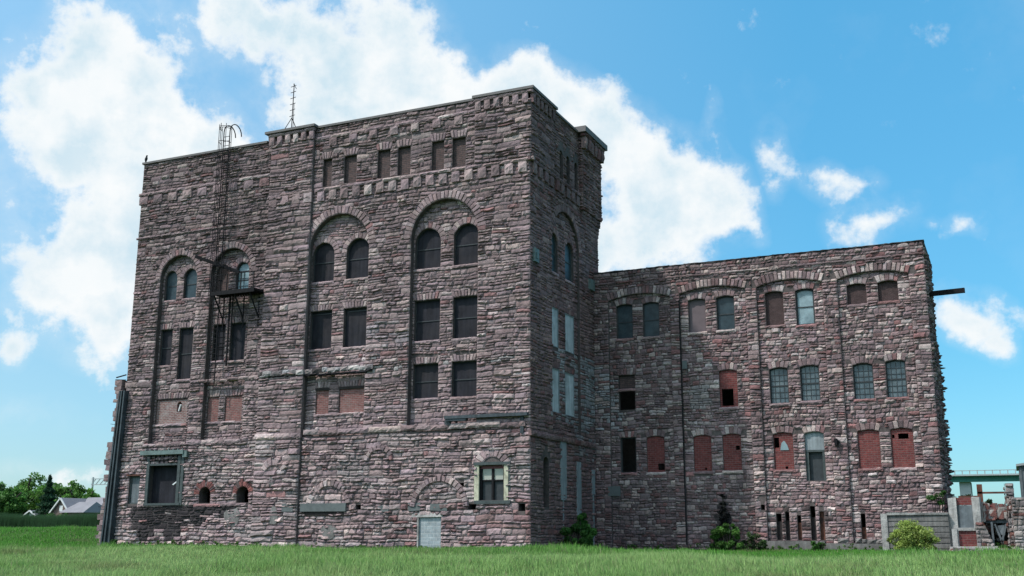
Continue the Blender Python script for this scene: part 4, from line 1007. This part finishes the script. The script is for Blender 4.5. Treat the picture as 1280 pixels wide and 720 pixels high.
# ================================================================== LEFT BACKGROUND
def house(name, label, x, y, z, w, d, hw, hr, wall, roof, wing=None):
    t = thing(name, label, 'house', (x, y, z))
    m = MB(); m.wbox(x-w/2, x+w/2, y, y+d, z-1, z+hw)
    m.add([(x-w/2, y-.01, z+hw), (x+w/2, y-.01, z+hw), (x, y-.01, z+hw+hr)], [(0, 1, 2)]); reparent(m.build('wall', wall), t)
    m = MB(); o = .35
    for s in (-1, 1):
        a = (x+s*(w/2+o), z+hw-o*hr/(w/2)); b = (x, z+hw+hr)
        m.add([(a[0], y-o, a[1]), (b[0], y-o, b[1]), (b[0], y+d+o, b[1]), (a[0], y+d+o, a[1]), (a[0], y-o, a[1]+.2), (b[0], y-o, b[1]+.2), (b[0], y+d+o, b[1]+.2), (a[0], y+d+o, a[1]+.2)],
              [(0, 1, 5, 4), (4, 5, 6, 7), (0, 3, 2, 1), (0, 4, 7, 3), (2, 3, 7, 6)])
    ro = reparent(m.build('roof', roof), t)
    m = MB(); m.wbox(x-.4, x+.4, y-.06, y, z+hw+.1, z+hw+1.1); f_ = reparent(m.build('window', M['housewhite']), t)
    m = MB()
    for s in (-1, 1): m.bar((x+s*(w/2+o), y-o-.03, z+hw-o*hr/(w/2)+.1), (x, y-o-.03, z+hw+hr+.1), .22)
    reparent(m.build('bargeboard', M['housewhite']), t)
    if wing:
        wx0, wx1, zz, zr = wing; m = MB(); m.wbox(wx0, wx1, y+3, y+3+d, z-1, z+zz); reparent(m.build('side_wing', wall), t)
        m = MB(); m.add([(wx0, y+2.6, z+zz-.2), (wx1, y+2.6, z+zz-.2), (wx1, y+3+d/2, z+zr), (wx0, y+3+d/2, z+zr), (wx0, y+d+3.4, z+zz-.2), (wx1, y+d+3.4, z+zz-.2)], [(0, 1, 2, 3), (3, 2, 5, 4), (0, 3, 4), (1, 5, 2)])
        reparent(m.build('roof', roof), t)
    return t
house('brick_house', 'brown brick house with a pale grey gabled roof seen left of the mill', -156.0, 147, 3.9, 4.2, 6, 1.3, 2.3, M['brownhouse'], M['roofgrey'], (-155.9, -150.6, 1.5, 4.0))
t = thing('low_house', 'low house whose pale roof nearly touches the mill edge', 'house', (-152.3, 148, 3.6))
m = MB(); m.wbox(-152.6, -147.6, 144, 150, 2.6, 5.2); reparent(m.build('wall', M['brownhouse']), t)
m = MB(); m.add([(-152.9, 143.6, 5.0), (-147.2, 143.6, 5.0), (-147.7, 147, 6.9), (-151.8, 147, 6.9), (-152.9, 150.4, 5.0), (-147.2, 150.4, 5.0)], [(0, 1, 2, 3), (3, 2, 5, 4), (0, 3, 4), (1, 5, 2)]); reparent(m.build('roof', M['roofgrey']), t)
house('dark_house', 'small dark blue-grey roofed house half hidden by the trees at left', -165.5, 149, 3.6, 5, 7, .3, 1.5, M['bluegrey'], M['bluegrey'], (-164, -160, .2, 1.2))
LG = ((.10, .24, .045), (.17, .35, .075)); MG = ((.06, .17, .035), (.11, .26, .05)); KG = ((.022, .065, .022), (.04, .10, .03))
trees = [(-190, 158, 9.6, 9, MG, 'dark green leafy tree at the extreme left edge'), (-182, 162, 10.4, 10, LG, 'tallest bright green round tree near the left edge'),
         (-174.5, 163, 9.4, 9, LG, 'bright green tree with a broad crown right of the tallest one'), (-181.5, 153, 8.0, 8, KG, 'dark squat tree in front of the bright green trees'),
         (-175.5, 152, 7.3, 7, MG, 'dark green tree directly left of the small dark house'), (-169.5, 164, 8.0, 8, LG, 'light green tree between the broad crown and the spruce'),
         (-159, 172, 7.0, 9, MG, 'green tree rising behind the brick house gable'), (-151, 174, 6.6, 8, LG, 'low green tree above the pale roof next to the mill'), (-198, 160, 12, 10, MG, 'leafy tree just beyond the left picture edge')]
for x, y, h, w, cl, lab in trees: tree('leafy_tree', lab, x, y, h, w, 5200, .30, cl[0], cl[1], 'trees behind the houses', clumps=52)
bush('shrub', 'rounded grey-green shrub beside the small dark house', -174, 147, [(0, 0, 1.2, 2.4, 1.5, 1.8)], 1500, .16, (.06, .10, .05), (.10, .15, .08))
bush('shrub', 'green shrub in front of the brown brick house', -155.5, 144, [(0, 0, 1.0, 2.2, 1.5, 1.5), (4, 0, .8, 3, 1.5, 1.0)], 1800, .16, MG[0], LG[1])
# spruce
x, y = -161.6, 149; z = gz1(x, y); t = thing('spruce_tree', 'dark pointed spruce standing left of the brick house', 'tree', (x, y, z))
m = MB(); m.bar((x, y, z), (x, y, z+8.6), .3, sides=6); reparent(m.build('trunk', M['bark']), t)
n = 9000; hh = rng.uniform(0, 1, n)**1.25; rr = (1-hh)*3.5*(.72+.28*np.sin(hh*46))*rng.uniform(.15, 1, n)**.5; th = rng.uniform(0, 2*np.pi, n)
p = np.stack([x+rr*np.cos(th), y+rr*np.sin(th), z+.4+hh*8.6-rr*.25], 1); t1 = rng.normal(size=(n, 3))*.16; t2 = rng.normal(size=(n, 3))*.07
P = np.stack([p-t1, p-t2, p+t1, p+t2], 1); C = np.array([.022, .06, .03])*rng.uniform(.5, 1.6, n)[:, None]
reparent(np_mesh('crown', P.reshape(-1, 3), np.arange(n*4), np.arange(n)*4, M['leaf'], np.repeat(C[:, None], 4, 1).reshape(-1, 3)), t)
# straggly weeds along the foot of the walls
wb = []
for i_ in range(150):
    if random.random() < .62: x = random.uniform(-54, -24); y = 54.75
    else: x = random.uniform(-23.8, -7); y = 64.85
    wb.append((x, y-random.random()*.3, gz1(x, y)+.15, random.uniform(.12, .4), .15, random.uniform(.12, .38)))
tag(leaf_cloud('wall_weeds', wb, 16000, .045, (.05, .13, .025), (.14, .26, .06), clumps=520), 'weeds growing along the foot of the stone walls', 'weeds', kind='stuff')
# dark strip of tall reeds behind the bank
n = 80000; x = rng.uniform(-150, -62, n); y = rng.uniform(93, 97, n)+vnoise(x, x*0, 6, 2)*3; h = rng.uniform(1.3, 2.1, n)*(.85+.3*vnoise(x, y, 5, 6))
z = gz(x, y)-.1; w = rng.uniform(.02, .05, n); lx = rng.uniform(-.25, .25, n)
P = np.stack([np.stack([x-w, y, z], 1), np.stack([x+w, y, z], 1), np.stack([x+lx, y, z+h], 1)], 1)
C = (np.array([.022, .062, .020])*rng.uniform(.6, 1.5, n)[:, None]); C = np.repeat(C[:, None], 3, 1)
tag(np_mesh('reeds', P.reshape(-1, 3), np.arange(n*3), np.arange(n)*3, M['leaf'], C.reshape(-1, 3)), 'dark strip of tall reeds behind the grassy bank', 'reeds', kind='stuff')
# hill with woods
m = MB(); P = []; nx = 60
for i_ in range(nx+1):
    x = -900+i_*(700/nx); top = 22+9*math.sin(i_*.13+1.2)+3*math.sin(i_*.4)
    P += [(x, 430, 3), (x, 480, top*.72), (x, 560, top), (x, 900, 2)]
F = [(i_*4+k, i_*4+4+k, i_*4+5+k, i_*4+1+k) for i_ in range(nx) for k in range(3)]
m.add(P, F); tag(m.build('hill', m_, smooth=True), kind='structure')
bl = []
for i_ in range(130):
    x = -720+i_*4.2+random.uniform(-2, 2); ii = (x+900)/(700/nx); top = 22+9*math.sin(ii*.13+1.2)+3*math.sin(ii*.4); yy = random.choice((440, 470, 500, 530, 558))
    zz = top*.72*(yy-430)/50 if yy < 480 else top*(.72+.28*(yy-480)/80)
    bl.append((x, yy, zz+2.5+3, 5.5, 5.5, 4))
w_ = leaf_cloud('distant_woods', bl, 46000, .75, (.09, .19, .06), (.15, .30, .085), clumps=1000)
tag(w_, 'wooded slope on the horizon at left', 'woods', kind='stuff')
t = thing('lattice_gantry', 'thin pale lattice gantry poking out beyond the left edge of the mill', 'gantry', (-150, 190, 4))
m = MB()
for i_ in range(6):
    xa, xb = -193+i_*1.3, -193+(i_+1)*1.3; za = 12.3; 
    m.bar((xa, 190, za-.0), (xb, 190, za), .18); m.bar((xa, 190, za+1.3), (xb, 190, za+1.3), .18); m.bar((xa, 190, za), (xb, 190, za+1.3), .14)
m.bar((-192.6, 190, 3), (-192.6, 190, 14), .3); m.bar((-185.5, 190, 3), (-185.5, 190, 14), .3)
reparent(m.build('truss', M['bridgegrey']), t)

# ================================================================== SKY + SUN
cam_f, cam_p, cam_r, cam_y = 1357.93, .222417, .002646, .429318
world = bpy.data.worlds.new('World'); scene.world = world; world.use_nodes = True
nt = world.node_tree; nt.nodes.clear()
out = nt.nodes.new('ShaderNodeOutputWorld')
sky = nt.nodes.new('ShaderNodeTexSky'); sky.sky_type = 'NISHITA'; sky.sun_disc = False
sky.sun_elevation = SUN_E
sun_dir = Vector((-math.sin(SUN_A)*math.cos(SUN_E), -math.cos(SUN_A)*math.cos(SUN_E), math.sin(SUN_E)))
sky.sun_rotation = math.atan2(sun_dir.x, sun_dir.y); sky.air_density = 1.0; sky.dust_density = .6; sky.ozone_density = 2.5
tc = nt.nodes.new('ShaderNodeTexCoord').outputs['Generated']
sp = nt.nodes.new('ShaderNodeSeparateXYZ'); nt.links.new(tc, sp.inputs[0])
def Mth(op, a, b=None, clamp=False):
    n = nt.nodes.new('ShaderNodeMath'); n.operation = op; n.use_clamp = clamp
    for i_, v in enumerate((a, b)):
        if v is None: continue
        if hasattr(v, 'links'): nt.links.new(v, n.inputs[i_])
        else: n.inputs[i_].default_value = v
    return n.outputs[0]
az = Mth('ARCTAN2', sp.outputs[0], sp.outputs[1]); el = Mth('ARCSINE', sp.outputs[2])
cb = nt.nodes.new('ShaderNodeCombineXYZ'); nt.links.new(az, cb.inputs[0]); nt.links.new(el, cb.inputs[1])
AE = cb.outputs[0]
def px_dir(px, py):      # compass bearing and height of a cloud seen at this place of the photo
    x, y = (px-640)/cam_f, -(py-360)/cam_f
    d = Vector((x, math.cos(cam_p)-y*math.sin(cam_p), math.sin(cam_p)+y*math.cos(cam_p)))
    c, s = math.cos(cam_y), math.sin(cam_y); d = Vector((c*d.x-s*d.y, s*d.x+c*d.y, d.z)).normalized()
    return math.atan2(d.x, d.y), math.asin(d.z)
# cumulus banks: bearing/height of each puff, half-widths (in photo pixels), tilt, weight
puffs = [(150, 70, 120, 75, -10, 1), (60, 110, 75, 45, -15, .9), (110, 150, 130, 60, 15, 1), (220, 160, 90, 60, 30, 1), (70, 190, 75, 42, 30, .9), (200, 240, 120, 90, 0, 1), (130, 310, 120, 85, 0, 1), (60, 230, 60, 26, 20, .45),
         (75, 360, 85, 52, 0, .75), (155, 400, 105, 80, 0, .85), (20, 245, 40, 22, 0, .35), (330, 30, 90, 60, 20, .85), (420, 70, 150, 75, 15, 1), (500, 30, 90, 60, 30, .8), (560, 100, 80, 50, 0, 1), (400, 130, 110, 40, 0, .9), (650, 110, 80, 55, 20, 1), (300, 190, 60, 40, 0, .6),
         (720, 160, 90, 70, 35, 1), (790, 210, 90, 75, 30, 1), (860, 230, 80, 75, 30, 1), (900, 260, 55, 50, 0, 1), (800, 290, 110, 50, 0, .95), (745, 315, 35, 35, 0, .8), (940, 285, 20, 28, 0, .6),
         (970, 185, 28, 52, -5, .56), (895, 160, 22, 50, 0, .52), (975, 225, 20, 30, 0, .45), (1040, 222, 50, 24, 25, .62), (1078, 225, 38, 22, -20, .58), (1098, 270, 62, 34, -5, .62), (1205, 293, 38, 16, -15, .56), (1160, 290, 16, 10, 0, .3),
         (1215, 395, 62, 38, 15, .85), (1245, 425, 38, 30, 30, .7), (1180, 375, 30, 22, 0, .6), (5, 440, 30, 30, 0, .4), (60, 585, 110, 18, 0, .33), (90, 590, 60, 20, 0, .3), (30, 520, 90, 22, 0, .3), (10, 20, 10, 10, 0, .0), (380, -50, 160, 40, 0, .7), (90, 5, 40, 20, 0, .5),
         (-180, 180, 160, 120, 10, .9), (1480, 260, 120, 60, 0, .8), (-420, 60, 160, 90, 0, .8), (1750, 120, 200, 90, 0, .8)]
fill_clouds = [(2.2, .35, .5, .22), (3.0, .5, .5, .3), (-2.4, .55, .6, .25), (1.5, .7, .5, .25), (-1.6, .4, .35, .2), (-2.9, .25, .4, .12), (2.7, .9, 1.2, .2), (0, 1.15, 1.4, .16), (-1.2, .95, .7, .18), (1.0, .95, .5, .12)]  # unseen clouds added overhead and behind the camera for whiter, brighter fill
tot = None
wn = nt.nodes.new('ShaderNodeTexNoise'); wn.inputs['Scale'].default_value = 9; wn.inputs['Detail'].default_value = 5; nt.links.new(AE, wn.inputs['Vector'])
wv = nt.nodes.new('ShaderNodeVectorMath'); wv.operation = 'MULTIPLY_ADD'; nt.links.new(wn.outputs['Color'], wv.inputs[0]); wv.inputs[1].default_value = (.07, .07, 0); 
wb = nt.nodes.new('ShaderNodeVectorMath'); wb.operation = 'SUBTRACT'; nt.links.new(AE, wb.inputs[0]); wb.inputs[1].default_value = (.035, .035, 0)
nt.links.new(wb.outputs[0], wv.inputs[2]); AW = wv.outputs[0]
allp = [(*px_dir(p[0], p[1]), p[2]*1.25/1358, p[3]*1.25/1358, p[4], p[5]) for p in puffs if p[5] > 0]+[(a, e, r1, r2, 0, 1.1) for a, e, r1, r2 in fill_clouds]
for (a_, e_, rx, ry, rot, wt) in allp:
    mp = nt.nodes.new('ShaderNodeMapping'); mp.vector_type = 'TEXTURE'
    mp.inputs['Location'].default_value = (a_, e_, 0); mp.inputs['Rotation'].default_value = (0, 0, R(-rot))
    mp.inputs['Scale'].default_value = (rx, ry, 1); nt.links.new(AW, mp.inputs[0])
    ln = nt.nodes.new('ShaderNodeVectorMath'); ln.operation = 'LENGTH'; nt.links.new(mp.outputs[0], ln.inputs[0])
    v = remap(nt, ln.outputs['Value'], 0, 1, wt*1.35, 0)
    tot = v if tot is None else Mth('MAXIMUM', tot, v) if False else Mth('ADD', Mth('MAXIMUM', tot, v), Mth('MULTIPLY', Mth('MINIMUM', tot, v), .35))
n1 = noise(nt, AE, 16, 10, .62); n0 = noise(nt, AE, 5, 3, .5)
dens = Mth('ADD', tot, Mth('MULTIPLY', Mth('SUBTRACT', n1, .5), 2.5)); dens = Mth('ADD', dens, Mth('MULTIPLY', Mth('SUBTRACT', n0, .5), .35))
alpha = nt.nodes.new('ShaderNodeMapRange'); alpha.interpolation_type = 'SMOOTHSTEP'; nt.links.new(dens, alpha.inputs[0])
for i_, v in enumerate((.24, .88, 0, 1)): alpha.inputs[i_+1].default_value = v
haze = remap(nt, el, 0, .5, .32, .03)
wisp = Mth('MULTIPLY', remap(nt, noise(nt, AE, 3.2, 8, .6), .5, .85, 0, .16), 1)
veil = Mth('MULTIPLY', remap(nt, tot, .10, .8, 0, .45), remap(nt, n1, .38, .60, .1, 1.0))
lefthaze = Mth('MULTIPLY', remap(nt, az, -.15, -.9, .0, .24), remap(nt, el, .7, .05, .75, 1.0))
alpha2 = Mth('MAXIMUM', Mth('MAXIMUM', alpha.outputs[0], wisp), Mth('ADD', veil, lefthaze))
shade = noise(nt, AE, 7, 6, .55)
off = nt.nodes.new('ShaderNodeVectorMath'); off.operation = 'ADD'; nt.links.new(AE, off.inputs[0]); off.inputs[1].default_value = (-.018, .03, 0)
na = noise(nt, AE, 9, 7, .58); nb_ = noise(nt, off.outputs[0], 9, 7, .58)       # puffs lit from upper left
relief = remap(nt, Mth('SUBTRACT', nb_, na), -.09, .10, 0, 1)
body = Mth('MULTIPLY', remap(nt, dens, .55, 1.15, .0, 1), Mth('ADD', Mth('MULTIPLY', relief, .75), remap(nt, shade, .4, .62, 0, .35)), True)
ccol = mixc(nt, body, (.965, .99, 1.0), (.62, .79, .89))
bg1 = nt.nodes.new('ShaderNodeBackground'); bg2 = nt.nodes.new('ShaderNodeBackground')
grad = nt.nodes.new('ShaderNodeValToRGB'); grad.color_ramp.elements[0].position = 0; grad.color_ramp.elements[0].color = (.33, .5, .62, 1)
grad.color_ramp.elements[1].position = .5; grad.color_ramp.elements[1].color = (.42, 1.0, 1.0, 1); e_ = grad.color_ramp.elements.new(.62); e_.color = (.62, .84, .76, 1)
e_ = grad.color_ramp.elements.new(.15); e_.color = (.29, .60, .66, 1)
nt.links.new(el, grad.inputs[0])
tint = mixc(nt, 1.0, sky.outputs[0], grad.outputs[0], 'MULTIPLY'); tint = mul3(nt, tint, Mth('ADD', 2.0, 0.0))
nt.links.new(tint, bg1.inputs[0]); bg1.inputs[1].default_value = .12
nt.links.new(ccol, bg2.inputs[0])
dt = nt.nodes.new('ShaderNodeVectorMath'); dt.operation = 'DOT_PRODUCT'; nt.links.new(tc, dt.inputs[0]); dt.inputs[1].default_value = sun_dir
nt.links.new(remap(nt, dt.outputs['Value'], .5, .95, 1.0, 3.4), bg2.inputs[1])      # unseen clouds towards the sun boosted to add fill light on the walls
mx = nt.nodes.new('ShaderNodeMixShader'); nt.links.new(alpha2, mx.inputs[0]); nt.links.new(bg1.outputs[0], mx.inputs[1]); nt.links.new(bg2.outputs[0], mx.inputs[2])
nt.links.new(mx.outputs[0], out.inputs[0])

sl = bpy.data.lights.new('sun', 'SUN'); sl.energy = 3.9; sl.angle = R(2.0); sl.color = (1, .95, .89)
so = bpy.data.objects.new('sun', sl); COL.objects.link(so); so.location = (-30, -30, 60)
so.rotation_euler = (-sun_dir).to_track_quat('-Z', 'Y').to_euler()

# ================================================================== CAMERA
cd = bpy.data.cameras.new('camera'); cam = bpy.data.objects.new('camera', cd); COL.objects.link(cam)
cam.location = (0, 0, 1.6); cd.sensor_width = 36; cd.lens = cam_f/1280*36; cd.clip_end = 6000; cd.clip_start = .1
from mathutils import Matrix
cam.rotation_euler = (Matrix.Rotation(cam_y, 3, 'Z') @ Matrix.Rotation(math.pi/2+cam_p, 3, 'X') @ Matrix.Rotation(cam_r, 3, 'Z')).to_euler()
scene.camera = cam
scene.view_settings.view_transform = 'Standard'; scene.view_settings.look = 'None'; scene.view_settings.exposure = 0
scene.render.resolution_x = 1024; scene.render.resolution_y = 576
